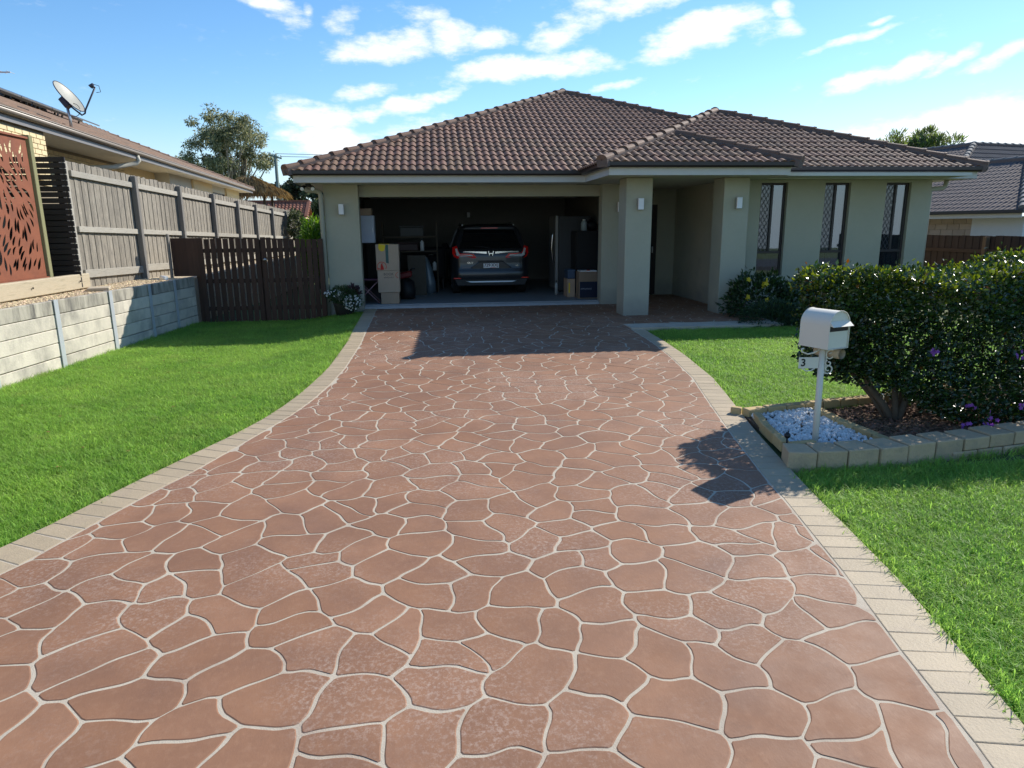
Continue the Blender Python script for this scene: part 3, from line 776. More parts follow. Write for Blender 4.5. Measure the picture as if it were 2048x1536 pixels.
# wall lights: each is a fitting of its own
def wall_light(x, z, y, label):
    t = thing('wall_light', label, 'wall light', (x, y, z), 'wall lights on the house front')
    MB().box(x-.03, x+.03, y-.035, y+.001, z-.05, z+.05).build('bracket', M['metal_grey'], t, .004)
    MB().box(x-.055, x+.055, y-.105, y-.035, z-.105, z+.105).build('lamp_body', M['metal_grey'], t, .006)
    MB().box(x-.05, x+.05, y-.112, y-.1052, z-.1, z+.1).build('lamp_front', M['light_face'], t, .003)
wall_light(-1.755, 1.975, YP, 'white box wall light on the pier left of the garage door')
wall_light(3.855, 1.985, YC, 'silver box wall light on the porch column next to the garage')
wall_light(5.735, 1.995, YC, 'silver box wall light on the porch column next to the windows')
wall_light(4.02, 1.99, YP+.02, 'wall light mostly hidden between garage opening and porch column')
fl = thing('floodlight', 'small black twin floodlight under the eave by the downpipe', 'floodlight', (-2.33, 14.3, 2.46))
MB().box(-2.38, -2.28, 14.25, 14.35, 2.40, 2.4602).build('base', M['black'], fl, .01)
for s in (-1, 1):
    h = MB().tube([(-2.33+s*.04, 14.3, 2.41), (-2.33+s*.08, 14.24, 2.385)], .012).tube([(-2.33+s*.075, 14.26, 2.40), (-2.33+s*.095, 14.20, 2.37), (-2.33+s*.10, 14.17, 2.355)], [.03, .04, .042], 12).build('lamp_head', M['black'], fl)
    MB().tube([(-2.33+s*.10, 14.169, 2.3545), (-2.33+s*.101, 14.163, 2.352)], .036, 12).build('lens', M['light_face'], h)

# ------------------------------------------------------------------ left boundary
M['sleeper'] = pm('concrete_sleeper', (.62,.56,.45), .85, .09, 2.2, objvar=.06, bump=.5, bscale=60, stain=((.27,.25,.21), 2.3, .46, .76), stretch=(1,1,.7))
M['sleeper_top'] = pm('weathered_sleeper', (.44,.40,.32), .9, .14, 5, objvar=.05, bump=.5, bscale=60, stain=((.13,.12,.105), 5.5, .42, .66), stretch=(1,1,.22))
M['galv'] = pm('galvanised_steel', (.55,.58,.60), .5, .06, 4, metal=.35)
M['grey_timber'] = pm('weathered_paling', (.31,.275,.22), .9, .26, 4.5, objvar=.22, bump=.6, bscale=30, stretch=(14,14,.9), stain=((.10,.09,.08), 7, .45, .7))
M['grey_rail'] = pm('weathered_rail', (.40,.37,.31), .9, .12, 3, objvar=.1, bump=.6, bscale=30, stretch=(14,1.2,14), stain=((.2,.18,.16), 5, .55, .8))
M['post_timber'] = pm('weathered_post', (.20,.185,.165), .9, .14, 4, objvar=.1, bump=.6, bscale=30, stretch=(12,12,1))
M['brown_paling'] = pm('stained_paling', (.068,.036,.024), .8, .16, 4, objvar=.22, bump=.5, bscale=30, stretch=(12,12,.9))
rw = thing('retaining_wall', 'concrete sleeper retaining wall with steel posts beside the left lawn', 'retaining wall', (RWX(10), 10, -.2))
posts = [3.3, 4.6, 5.9, 7.2, 8.53, 9.86, 11.24, 12.5, 13.48]
sl = Vector((.0755, 1, 0)).normalized(); nrm = Vector((sl.y, -sl.x, 0))
bays = list(zip(posts, posts[1:] + [14.42]))
for a, b in bays:
    for k in range(5):
        z0 = -.265 + k*.19 + (.004 if k else 0); z1 = z0 + .183
        pa = Vector((RWX(a+.012), a+.012, 0)); pb = Vector((RWX(b-.012), b-.012, 0))
        c = (pa+pb)/2 - nrm*(.045 - random.uniform(0, .006)); c.z = (z0+z1)/2
        MB().obox(c, (pb-pa)/2, nrm*.04, (0,0,(z1-z0)/2)).build('sleeper', M['sleeper_top'] if k == 4 else M['sleeper'], rw, .007)
for y in posts:
    p = Vector((RWX(y), y, 0)) + nrm*.012
    w, d = .045, .012
    MB().obox(p+Vector((0,0,.215)), sl*w, nrm*.005, (0,0,.48)).obox(p - nrm*.05+Vector((0,0,.215)), sl*.004, nrm*.045, (0,0,.48)).build('post', M['galv'], rw)

# weathered timber paling fence
FX = lambda Y: -5.54 + .03*(Y - 14.16)
FT = lambda Y: 2.615 - .026*(Y - 14.16)
pf = thing('paling_fence', 'tall grey weathered timber paling fence on top of the gravel terrace', 'fence', (FX(16), 16, .7))
y = 11.92; i = 0
while y < 28.2:
    w = random.uniform(.098, .112)
    top = FT(y) + random.uniform(-.012, .012)
    MB().box(FX(y)-.03 - (i % 2)*.005 + random.uniform(-.002,.002), FX(y)-.014 - (i % 2)*.005 + random.uniform(-.002,.002), y, y+w+.004*(i % 2), .66, top).build('paling', M['grey_timber'], pf)
    y += w - .002; i += 1
py = [11.93, 14.16, 16.33, 18.5, 20.5, 22.3, 24.3, 26.2, 28.1]
for k in range(len(py)-1):
    a, b = py[k]+.05, py[k+1]-.05
    for z, h in ((FT(a)-.19, .095), (1.575-.022*(a-14.1), .09), (.89-.01*(a-14), .13)):
        xm = FX((a+b)/2) + .012
        zz = z - .013*(b-a)
        MB().bar((FX(a)+.012, a, z), (FX(b)+.012, b, z - (.026*(b-a) if h == .095 else .022*(b-a))), .04, h).build('rail', M['grey_rail'], pf, .004)
for y in py[1:]:
    MB().box(FX(y)-.012+.0, FX(y)+.085, y-.055, y+.055, .6, FT(y)-.005-(.06 if y > 20 else 0.02)).build('post', M['post_timber'], pf, .006)
MB().box(FX(11.92)-.02, FX(11.92)+.02, 11.83, 11.918, .68, 2.66).build('post', M['grey_rail'], pf, .004)

# black slat screen across the gap, facing the street
ss = thing('slat_screen', 'dark stained horizontal slat screen standing across the gap by the fence', 'screen', (-6.2, 11.70, .7))
M['black_slat'] = pm('black_slat', (.018,.017,.018), .6, .2, 5, objvar=.2, bump=.4, bscale=30, stretch=(1,12,12))
z = .72; k = 0
while z < 2.70:
    h = .075
    MB().box(-7.3, -5.50 + random.uniform(-.006,.006), 11.66, 11.685, z, z+h).build('slat', M['black_slat'], ss, .003)
    z += h + (.014 if k % 2 else .009); k += 1
MB().box(-7.2, -5.62, 11.775, 11.80, .68, 1.98).build('backing_board', M['black_slat'], ss)
MB().box(-5.68, -5.60, 11.69, 11.77, .66, 2.68).build('post', M['black_slat'], ss); MB().box(-7.2, -7.1, 11.69, 11.77, .66, 2.68).build('post', M['black_slat'], ss)

# rusty laser-cut screen between two treated posts
cs = thing('garden_screen', 'rust coloured metal screen with leaf cut-outs between green treated posts', 'screen', (-5.76, 10.5, .75))
M['corten'] = pm('corten_steel', (.24,.075,.035), .75, .14, 5, bump=.3, bscale=80, stain=((.15,.05,.03), 3, .5, .8))
M['green_post'] = pm('treated_post', (.25,.24,.12), .85, .12, 4, bump=.5, bscale=30, stretch=(12,12,1))
cu = bpy.data.curves.new('panel', 'CURVE'); cu.dimensions = '2D'; cu.fill_mode = 'BOTH'; cu.extrude = .0015
def spline(pts):
    s = cu.splines.new('POLY'); s.points.add(len(pts)-1); s.use_cyclic_u = True
    for q, p in zip(s.points, pts): q.co = (p[0], p[1], 0, 1)
W_, H_ = 2.2, 1.97
spline([(0,0),(W_,0),(W_,H_),(0,H_)])
rr = random.Random(5); placed = []
tries = 0
while tries < 5000 and len(placed) < 200:
    tries += 1
    L = rr.uniform(.075, .125); x = rr.uniform(.13, W_-.13); yv = rr.uniform(.14, H_-.14)
    a = math.pi/2 + .75*math.sin(2.2*x + 3.1*yv) + rr.uniform(-.22, .22)
    ok = True
    pts_c = [(x + math.cos(a)*L*t, yv + math.sin(a)*L*t) for t in (-.85, -.3, .3, .85)]
    if any(not (.05 < q[0] < W_-.05 and .05 < q[1] < H_-.05) for q in pts_c): continue
    for pl in placed:
        if any(math.hypot(p[0]-q[0], p[1]-q[1]) < .058 for p in pl for q in pts_c): ok = False; break
    if not ok: continue
    placed.append(pts_c)
    w = L*rr.uniform(.22, .3); bend = rr.uniform(-.03, .03)
    pts = []
    for t in range(7): u = -1 + t/3; pts.append((u*L, w*(1-u*u)**.8*(1.0-.35*u) + bend*(1-u*u)))
    for t in range(5, 0, -1): u = -1 + t/3; pts.append((u*L, -w*(1-u*u)**.8*(1.0-.35*u) + bend*(1-u*u)))
    spline([(x + p[0]*math.cos(a) - p[1]*math.sin(a), yv + p[0]*math.sin(a) + p[1]*math.cos(a)) for p in pts])
tmp = bpy.data.objects.new('panel_curve', cu); COL.objects.link(tmp)
bpy.context.view_layer.update()
pme = bpy.data.meshes.new_from_object(tmp.evaluated_get(bpy.context.evaluated_depsgraph_get()))
bpy.data.objects.remove(tmp)
pme.materials.clear(); pme.materials.append(M['corten'])
pan = link('panel', pme, cs, Matrix(((0,0,1,-5.78),(1,0,0,9.02),(0,1,0,.93),(0,0,0,1))))
MB().box(-5.81, -5.75, 9.0, 11.23, .90, .928).box(-5.81, -5.75, 9.0, 11.23, 2.901, 2.93).build('frame', M['corten'], cs)
for y in (9.42, 11.28): MB().box(-5.86 if y > 10 else -5.72, -5.74 if y > 10 else -5.62, y-.045, y+.05, .6, 2.96).build('post', M['green_post'], cs, .006)

tb = MB()
M['sleeper_wood'] = pm('pale_timber', (.50,.42,.29), .85, .12, 3, bump=.5, bscale=30, stretch=(14,1,14), stain=((.27,.23,.15), 3, .5, .8))
tb = MB().obox((-5.60, 9.2, .81), (.012*2.75, 2.75, 0), (.06, 0, 0), (0, 0, .115)).build('timber_beam', M['sleeper_wood'], None, .012)
tag(tb, 'long pale timber beam lying on the gravel in front of the rusty screen', 'timber beam')
for y in (8.9, 10.3, 11.6): MB().tube([(-5.528+.006*(y-9.2)*2, y, .82), (-5.520+.006*(y-9.2)*2, y, .82)], .014, 8).build('bolt', M['black'], tb)
ps = MB().obox((-5.21, 11.55, .705), (.14,.05,0), (-.07,.20,0), (0,0,.022)).build('concrete_paver', pm('paver', (.45,.38,.28), .9, .1, 8, bump=.4), None, .006)
tag(ps, 'loose flat concrete paver lying on the gravel on the wall edge', 'paver')
vp = thing('vent_pipe_stub', 'short white pipe end poking from the gravel on top of the retaining wall', 'pipe', (-4.93, 13.35, .66))
MB().tube([(-4.98,13.50,.74),(-4.86,13.42,.73)], .04, 12).build('pipe', M['white'], vp)

# brown paling gate fence joining the retaining wall to the house
gf = thing('side_fence', 'dark brown paling fence and gate between retaining wall and house', 'fence', (-3.5, 14.4, -.2))
ZT = 1.43
for x0 in (-5.06,):
    x = x0
    while x < -4.56:
        MB().box(x, x+.098, 14.39, 14.41, .70, ZT+.01).build('paling', M['brown_paling'], gf); x += .0985
x = -4.55; k = 0
while x < -2.17:
    w = .092
    MB().box(x, x+w, 14.385, 14.403, -.24+random.uniform(0,.03), ZT + random.uniform(-.015,.015) - (.025 if x > -3 else 0)).build('paling', M['brown_paling'], gf)
    x += w + (.028 if x < -3.35 else .014 + .01*(k % 2)); k += 1
for z in (1.15, .55, .0): MB().box(-4.55, -2.15, 14.404, 14.445, z, z+.08).build('rail', M['brown_paling'], gf)
for x in (-4.60, -3.37, -2.2): MB().box(x-.045, x+.045, 14.446, 14.53, -.3, ZT-.03).build('post', M['brown_paling'], gf)
MB().tube([(-3.33,14.35,1.00),(-3.28,14.34,1.01),(-3.24,14.35,1.00)], [.012,.03,.012], 10).tube([(-3.28,14.385,1.0),(-3.28,14.34,1.0)], .012).build('latch', M['metal_grey'], gf)
sp_ = MB().box(-5.10, -5.06, 14.30, 14.37, .62, 1.52).build('fence_stake', M['post_timber'], None, .004)
tag(sp_, 'short grey timber stake where the brown fence meets the paling fence', 'stake')

# ------------------------------------------------------------------ house on the left
A0 = Vector((-6.4, 12, 0)); U = Vector((-.0765, .99707, 0)).normalized(); V = Vector((-U.y, U.x, 0))      # U along the eave, V uphill
nb = thing('brick_house', 'cream brick house with brown tiled roof above the grey paling fence', 'house', (-9, 20, .7))
def nbp(a, v, z): return A0 + U*a + V*v + Vector((0,0,z))
def nbox(mb, a0, a1, v0, v1, z0, z1):
    c = nbp((a0+a1)/2, (v0+v1)/2, (z0+z1)/2)
    return mb.obox(c, U*(a1-a0)/2, V*(v1-v0)/2, (0,0,(z1-z0)/2))
M['cream_brick'] = pm('cream_brick', (.74,.60,.35), .85, .07, 8, objvar=.09, bump=.4, bscale=60)
M['brick_mortar'] = pm('brick_mortar', (.30,.25,.18), .95, .1, 10)
M['clad'] = pm('cladding', (.52,.49,.40), .7, .05)
M['nb_gutter'] = pm('beige_gutter', (.25,.205,.16), .4, .05)
M['nb_fascia'] = pm('grey_fascia', (.20,.19,.19), .5, .06)
nbm = MB()
ZS = 3.275
nbox(nbm, -8, 1.40, .085, .30, .6, ZS+.0); nbox(nbm, 1.40, 10.6, .94, 1.1, .6, ZS+.1)
nbm.build('wall', M['brick_mortar'], nb)
def bricks(a0, a1, v, z0, z1, skip_before=None):
    z = z0; r = 0
    BL, BH = .23, .076
    while z + BH <= z1 + .001:
        a = a0 - (.12 if r % 2 else 0)
        while a < a1:
            s, e = max(a, a0), min(a+BL, a1)
            if e - s > .03:
                mb = MB(); nbox(mb, s+.004, e-.004, v-.012+random.uniform(-.001,.001), v+.03, z, z+BH)
                mb.build('brick', M['cream_brick'], nb, .003)
            a += BL + .01
        z += BH + .01; r += 1
bricks(-1.2, 1.40, .08, 2.36, ZS)
bricks(1.42, 8.0, .935, 2.62, ZS)
far = MB(); nbox(far, 8.0, 10.6, .93, .945, .6, ZS); far.build('far_bricks', M['cream_brick'], nb)
q = MB(); nbox(q, 10.6, 13.2, .52, 1.1, .6, ZS); q.build('cladding', M['clad'], nb)
q = MB(); nbox(q, 13.2, 16.0, .45, 1.1, .6, ZS); nbox(q, 18.6, 21.3, .45, 1.1, .6, ZS); q.build('brick_pier', M['cream_brick'], nb)
q = MB(); nbox(q, 16.0, 18.6, .52, 1.1, 3.02, ZS); q.build('cladding', M['clad'], nb)
q = MB(); nbox(q, 16.0, 18.6, .56, .6, 1.9, 3.02); q.build('window', M['door_dark'], nb)
q = MB(); nbox(q, 1.41, 22.25, .03, 1.05, ZS+.002, ZS+.02); q.build('soffit', M['soffit'], nb)
q = MB(); nbox(q, -8, 22.3, 0.0, .025, ZS-.02, 3.40); q.build('fascia', M['nb_fascia'], nb)
q = MB(); q.tube([nbp(-8, -.045, 3.395), nbp(22.35, -.045, 3.395)], .048, 10)
q.tube([nbp(-8, -.085, 3.435), nbp(22.35, -.085, 3.435)], .012, 6); q.build('gutter', M['nb_gutter'], nb)
q = MB().tube([nbp(6.02,-.0,3.34), nbp(6.02,-.03,3.22), nbp(6.0,.02,3.16), nbp(5.5,.35,3.03), nbp(4.95,.78,2.96), nbp(4.92,.86,2.88), nbp(4.92,.87,.7)], .055, 10)
q.build('downpipe', M['clad'], nb)
# roof: tiled slope up to the ridge, far hip
RU = 4.45
rz = lambda v: 3.45 + T*v
nroof = thing('roof', None, None, tuple(nbp(10, 2, 4)), parent=nb)
q = MB().add([nbp(-8,-.02,rz(-.02)-.03), nbp(22.3,-.02,rz(-.02)-.03), nbp(22.3-RU,RU,rz(RU)-.03), nbp(-8,RU,rz(RU)-.03)], [(0,1,2,3)])
q.add([nbp(22.3,0,rz(0)-.03), nbp(22.3,2*RU,rz(0)-.03), nbp(22.3-RU,RU,rz(RU)-.03)], [(0,1,2)]); q.add([nbp(-8,RU,rz(RU)-.03), nbp(22.3-RU,RU,rz(RU)-.03), nbp(22.3,2*RU,rz(0)-.03), nbp(-8,2*RU,rz(0)-.03)], [(0,1,2,3)])
q.build('roof_deck', M['mortar'], nroof)
M['nb_tile'] = pm('faded_tile', (.20,.125,.085), .85, .14, 5, bump=.4, bscale=60, stain=((.085,.075,.06), 1.5, .48, .72))
q = MB()
su = V*cos_ + Vector((0,0,sin_)); nu = (V.cross(U)*-1) if False else (-V*sin_ + Vector((0,0,cos_)))
r = 0; v = -.05
while v < RU:
    L_ = 22.3 - max(0, v) + 8; n = int(L_/.15)*4
    vs = []
    for i in range(n+1):
        a = -8 + L_*i/n; h = .028*(.5-.5*math.cos(2*math.pi*a/.15))
        p0 = nbp(a, v, rz(v)) + nu*(h+.02); p1 = nbp(a, v+.30, rz(v+.30)) + nu*h
        vs += [p0, p1, p0 - nu*.02]
    fs = []
    for i in range(n): fs += [(3*i, 3*i+3, 3*i+4, 3*i+1), (3*i+2, 3*i+5, 3*i+3, 3*i)]
    q.add(vs, fs, True); v += .297
q.build('tile_courses', M['nb_tile'], nroof, kind='stuff')
ncap = CAP.copy(); ncap.materials.clear(); ncap.materials.append(M['nb_tile'])
nbd = MB()
caps(nbp(22.3, 0, rz(0)+.0), nbp(22.3-RU, RU, rz(RU)+.0), nroof, ncap, .4, 0, nbd); caps(nbp(22.3-RU, RU, rz(RU)), nbp(6, RU, rz(RU)), nroof, ncap, .4, 0, nbd)
nbd.build('ridge_mortar', M['mortar'], nroof)
# solar panels on the roof
M['solar'] = pm('solar_glass', (.10,.13,.20), .25, .08, spec=.6)
M['panel_frame'] = pm('panel_frame', (.35,.36,.38), .4, .05, metal=.7)
for k in range(6):
    a0 = 2.6 + k*1.68
    t = thing('solar_panel', ['leftmost solar panel on the cream brick house roof, cut by the photo edge', 'solar panel second from the photo edge, right up behind the dish', 'third solar panel of the row beyond the dish mast', 'fourth solar panel of the row along the brick house ridge', 'fifth solar panel, last but one before the row ends', 'last solar panel at the far end of the roof row'][k], 'solar panel', tuple(nbp(a0+.8, 3.5, rz(3.5)+.1)), 'solar panels on the brick house roof')
    c = nbp(a0+.82, 3.75, rz(3.75)) + nu*.20
    MB().obox(c, U*.815, su*.80, nu*.018).build('frame', M['panel_frame'], t)
    for i in range(2):
        MB().obox(c + nu*.0195 + U*(.40*(2*i-1)), U*.385, su*.775, nu*.002).build('cell_pane', M['solar'], t)
    MB().obox(c - nu*.055 - su*.3, U*.8, su*.02, nu*.036).obox(c - nu*.055 + su*.3, U*.8, su*.02, nu*.036).build('rail', M['panel_frame'], t)
    for s1 in (-.6, .6):
        for s2 in (-.3, .3): MB().obox(c - nu*.145 + U*s1 + su*s2, U*.02, su*.02, nu*.055).build('foot', M['panel_frame'], t)

# satellite dish on its mast
sdh = thing('satellite_dish', 'pale grey satellite dish on a mast above the brick house gutter', 'satellite dish', (-6.85, 15.0, 3.5))
M['dish'] = pm('dish_grey', (.33,.32,.265), .5, .05)
M['dish_arm'] = pm('dish_arm', (.06,.065,.09), .45, .1)
mast = [(-6.85,15.0,3.45),(-6.86,15.0,3.75),(-6.88,14.99,4.02)]
MB().tube(mast, .026, 10).build('mast', M['metal_grey'], sdh)
dc = Vector((-6.78, 14.93, 4.12)); dn = Vector((.80, -.07, .59)).normalized()
e1 = dn.cross(Vector((0,0,1))).normalized(); e2 = e1.cross(dn)
vs = [dc - dn*.06]; fs = []; NR, NS = 6, 28
for j in range(1, NR+1):
    r = .33*j/NR
    for k in range(NS):
        t = 2*math.pi*k/NS; vs.append(dc + e1*math.cos(t)*r*.92 + e2*math.sin(t)*r*1.02 + dn*(-.06 + .06*(j/NR)**2))
for k in range(NS): fs.append((0, 1+k, 1+(k+1)%NS))
for j in range(NR-1):
    for k in range(NS): fs.append((1+j*NS+k, 1+(j+1)*NS+k, 1+(j+1)*NS+(k+1)%NS, 1+j*NS+(k+1)%NS))
b = MB().add(vs, fs, True)
nv = len(vs); b.add([v - dn*.012 for v in vs], [f[::-1] for f in fs], True)
dish = b.build('reflector', M['dish'], sdh)
ring = [dc + e1*math.cos(2*math.pi*k/NS)*.33*.92 + e2*math.sin(2*math.pi*k/NS)*.33*1.02 - dn*.004 for k in range(NS+1)]
MB().tube(ring, .010, 6, False).build('rim', M['dish_arm'], dish)
lo_ = dc - e2*.33
MB().obox(dc - dn*.14 - e2*.04, e1*.07, e2*.10, dn*.05).build('mount_bracket', M['dish_arm'], sdh, .01)
tip = dc + dn*.44 - e2*.10 + Vector((.06,0,0))
MB().tube([dc - dn*.12 - e2*.1, lo_ - dn*.05 - e2*.06, lo_ + dn*.02 - e2*.07, lo_ + dn*.07 - e2*.03, tip - e2*.04], .016, 8).build('feed_arm', M['dish_arm'], sdh)
MB().tube([tip - e2*.04, tip + e2*.03], .02, 8).tube([tip + e2*.03 + dn*.03, tip + e2*.02 - dn*.05], [.022, .045], 10).build('feed_horn', M['dish_arm'], sdh)
MB().tube([tip + e2*.03 + dn*.02, tip + dn*.09 - e2*.06, tip + dn*.04 - e2*.16, tip - dn*.03 - e2*.12], .006, 6).build('cable', M['black'], sdh)
MB().tube([Vector((-6.86,14.98,3.98)) + Vector((.12*math.sin(t)+.10, 0, -.10+.12*math.cos(t)))*1.0 for t in np.linspace(-1.2, 5.2, 18)], .006, 6).build('cable', M['black'], sdh)
an = thing('tv_antenna', 'tip of a television antenna at the very left edge of the sky', 'antenna', (-7.9, 14.1, 3.9))
MB().tube([(-7.9,14.1,3.78),(-7.9,14.1,4.45)], .015).build('mast', M['metal_grey'], an)
a = MB().bar((-7.95,14.1,4.36),(-7.28,14.0,4.35), .025, .02)
for k in range(5): a.bar((-7.8+k*.12, 13.95, 4.365),(-7.8+k*.12, 14.2, 4.365), .008, .008)
a.build('element_boom', M['metal_grey'], an)

# ------------------------------------------------------------------ leaves
def leaf_mesh(name, P, D, Nn, Lg, Wd, mats, mi, fold=.25):
    """many small folded leaves: P base, D direction, Nn normal, Lg length, Wd half width, mi material index"""
    n = len(P)
    D = D/np.linalg.norm(D, axis=1, keepdims=True)
    S_ = np.cross(D, Nn); S_ /= (np.linalg.norm(S_, axis=1, keepdims=True) + 1e-9)
    N2 = np.cross(S_, D)
    Lg = np.asarray(Lg).reshape(-1, 1); Wd = np.asarray(Wd).reshape(-1, 1)
    v = np.empty((n, 4, 3))
    v[:,0] = P; v[:,2] = P + D*Lg - N2*Lg*.12
    mid = P + D*Lg*.45
    v[:,1] = mid + S_*Wd + N2*Wd*fold; v[:,3] = mid - S_*Wd + N2*Wd*fold
    me = bpy.data.meshes.new(name)
    me.vertices.add(4*n); me.vertices.foreach_set('co', v.reshape(-1))
    b = np.arange(n)*4
    f = np.stack([b, b+1, b+2, b, b+2, b+3], 1).reshape(-1)
    me.loops.add(6*n); me.loops.foreach_set('vertex_index', f.astype(np.int32))
    me.polygons.add(2*n); me.polygons.foreach_set('loop_start', (np.arange(2*n)*3).astype(np.int32))
    for m in mats: me.materials.append(m)
    me.polygons.foreach_set('material_index', np.repeat(np.asarray(mi, dtype=np.int32), 2))
    me.update(calc_edges=True); me.validate()
    return me
def unit(n, r=rng):
    v = r.normal(size=(n, 3)); return v/np.linalg.norm(v, axis=1, keepdims=True)
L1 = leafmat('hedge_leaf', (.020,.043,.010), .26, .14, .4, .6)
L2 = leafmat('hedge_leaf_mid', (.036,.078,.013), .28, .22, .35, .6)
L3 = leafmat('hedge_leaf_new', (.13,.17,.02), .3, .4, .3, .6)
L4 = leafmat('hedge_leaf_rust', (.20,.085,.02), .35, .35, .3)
TWIG = pm('twig_bark', (.11,.085,.06), .9, .15, 10, bump=.4)
PURP = leafmat('purple_petal', (.34,.10,.44), .6, .4, .2)
YELF = leafmat('yellow_petal', (.72,.55,.03), .6, .4, .15)
WHTF = leafmat('white_petal', (.75,.75,.70), .6, .35, .1)

# ------------------------------------------------------------------ hedge
hg = thing('hedge', 'clipped glossy green hedge with purple flowers along its foot, behind the block edging', 'hedge', (5.6, 6.4, -.22))
X0h, X1h = 3.55, 9.2
def hedge_top(x, y): return 1.08 + .030*(x-3.6) + .05*math.sin(2.1*x+.7) + .035*math.sin(5.3*x + 2*y) - .16*smo((3.95-x)/.45)
def hedge_front(x, z): return 5.62 - .25*smo((x-4.6)/1.2)*smo((.55-z)/.9) + .30*smo((4.3-x)/.8) + .06*math.sin(3.1*x + 2.3*z) + .04*math.sin(6*z + 5*x)
def hedge_back(x, z): return 6.95 + .06*math.sin(2.7*x+z)
def hedge_bot(x): return -.22 + .44*smo((4.85-x)/.95)
def hedge_left(z, y): return 3.66 + .05*math.sin(4*z + 3*y) + .28*smo((.35-z)/.5) + .75*min(1, abs(y-6.25)/.75)**2.4
P, D, Nn, Lg, Wd, mi = [], [], [], [], [], []
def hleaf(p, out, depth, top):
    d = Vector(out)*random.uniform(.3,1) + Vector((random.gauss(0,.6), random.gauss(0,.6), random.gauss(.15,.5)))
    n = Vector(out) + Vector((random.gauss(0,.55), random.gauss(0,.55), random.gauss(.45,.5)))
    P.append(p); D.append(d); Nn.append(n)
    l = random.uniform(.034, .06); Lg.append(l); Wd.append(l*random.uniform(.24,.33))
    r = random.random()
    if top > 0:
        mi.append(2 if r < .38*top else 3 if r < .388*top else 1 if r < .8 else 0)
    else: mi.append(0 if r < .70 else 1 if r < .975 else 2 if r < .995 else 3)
gapn = lambda x, y, z: mnoise.noise(Vector((x*2.6, y*2.6, z*3.0)))
N_h = 0
while N_h < 56000:
    x = random.uniform(X0h, X1h) if random.random() < .5 else random.uniform(X0h, 6.6)
    face = random.random()
    dep = abs(random.gauss(0, .075))
    if face < .46:      # front
        z = random.uniform(hedge_bot(x), hedge_top(x, 5.6)); y = hedge_front(x, z); g = gapn(x, y, z)
        if g < -.28 and random.random() < .7: dep += random.uniform(.1, .35)
        p = (x, y + dep - .05*g - .03, z); out = (0, -1, .15)
    elif face < .72:    # top
        y = random.uniform(5.55, 6.95); z = hedge_top(x, y); g = gapn(x, y, z); p = (x, y, z - dep*.7 + .06*g + .02 + (random.uniform(.0,.10) if random.random() < .05 else 0)); out = (0, -.15, 1)
    elif face < .82:    # left end
        z = random.uniform(.1, 1.12); y = random.uniform(5.6, 6.95); x = hedge_left(z, y); g = gapn(x, y, z); p = (x + dep - .05*g, y, z); out = (-1, 0, .1)
    elif face < .88:    # back
        z = random.uniform(-.1, 1.15); y = hedge_back(x, z); p = (x, y - dep, z); out = (0, 1, .1)
    elif face < .93:    # underside
        y = random.uniform(5.6, 6.9); p = (x, y, hedge_bot(x) + dep); out = (0, -.3, -.6)
    else:               # inside
        z = random.uniform(hedge_bot(x)+.05, 1.0); p = (x, random.uniform(5.8, 6.8), z); out = (0, -.4, .3)
    if p[0] < hedge_left(p[2], p[1]) - .12: continue
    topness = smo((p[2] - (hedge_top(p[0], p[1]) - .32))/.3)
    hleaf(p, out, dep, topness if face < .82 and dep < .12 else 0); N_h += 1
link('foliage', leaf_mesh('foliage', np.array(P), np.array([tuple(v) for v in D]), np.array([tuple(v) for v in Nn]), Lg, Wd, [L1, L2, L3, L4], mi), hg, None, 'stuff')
for (bx, by, tx, ty, tz, r) in ((4.38,5.93,4.02,6.15,.45,.042),(4.41,5.90,4.35,6.05,.6,.035),(4.44,5.90,4.72,6.0,.5,.038),(4.46,5.94,4.9,6.3,.6,.03),(4.36,5.97,4.05,6.6,.6,.03),(6.0,6.2,5.7,6.2,.7,.04),(6.05,6.2,6.4,6.3,.7,.04),(7.6,6.3,7.4,6.3,.7,.04)):
    p0, p1 = Vector((bx, by, -.26)), Vector((tx, ty, tz)); m = (p0+p1)/2 + Vector((random.uniform(-.05,.05), 0, -.06))
    MB().tube([p0, p0*.6+m*.4+Vector((0,0,.03)), m, m*.4+p1*.6, p1], [r, r*.85, r*.75, r*.6, r*.4], 8).build('trunk', TWIG, hg)
tw = MB()
for k in range(150):
    x = random.uniform(4.3, 8.5); p0 = Vector((x, random.uniform(5.9,6.7), random.uniform(hedge_bot(x)+.05, .3))); p1 = p0 + Vector((random.gauss(0,.25), random.uniform(-.4,.25), random.uniform(.3,.8)))
    p1.z = min(p1.z, .95); p1.x = max(p1.x, 4.15); p1.y = max(p1.y, 5.75); tw.tube([p0, (p0+p1)/2 + Vector((random.gauss(0,.03),)*3), p1], [.007,.005,.003], 4, False)
tw.build('twigs', TWIG, hg, kind='stuff')
def flower(cx, cy, cz, mat, r, n, parent, name='flower', spread=.02):
    c = np.array([cx, cy, cz]); k = n*5
    cen = c + rng.normal(size=(n, 3))*spread
    P = np.repeat(cen, 5, 0); ang = np.tile(np.arange(5)*2*np.pi/5, n) + np.repeat(rng.uniform(0, 6, n), 5)
    ax = np.array([0, -1., .35]) + np.repeat(rng.normal(size=(n, 3))*.35, 5, 0); ax /= np.linalg.norm(ax, axis=1, keepdims=True)
    a = np.cross(ax, [0.1, 0, 1]); a /= np.linalg.norm(a, axis=1, keepdims=True); b = np.cross(ax, a)
    D = a*np.cos(ang)[:,None] + b*np.sin(ang)[:,None]
    return link(name, leaf_mesh(name, P, D + ax*.2, ax, np.full(k, r), np.full(k, r*.42), [mat], np.zeros(k), .1), parent)
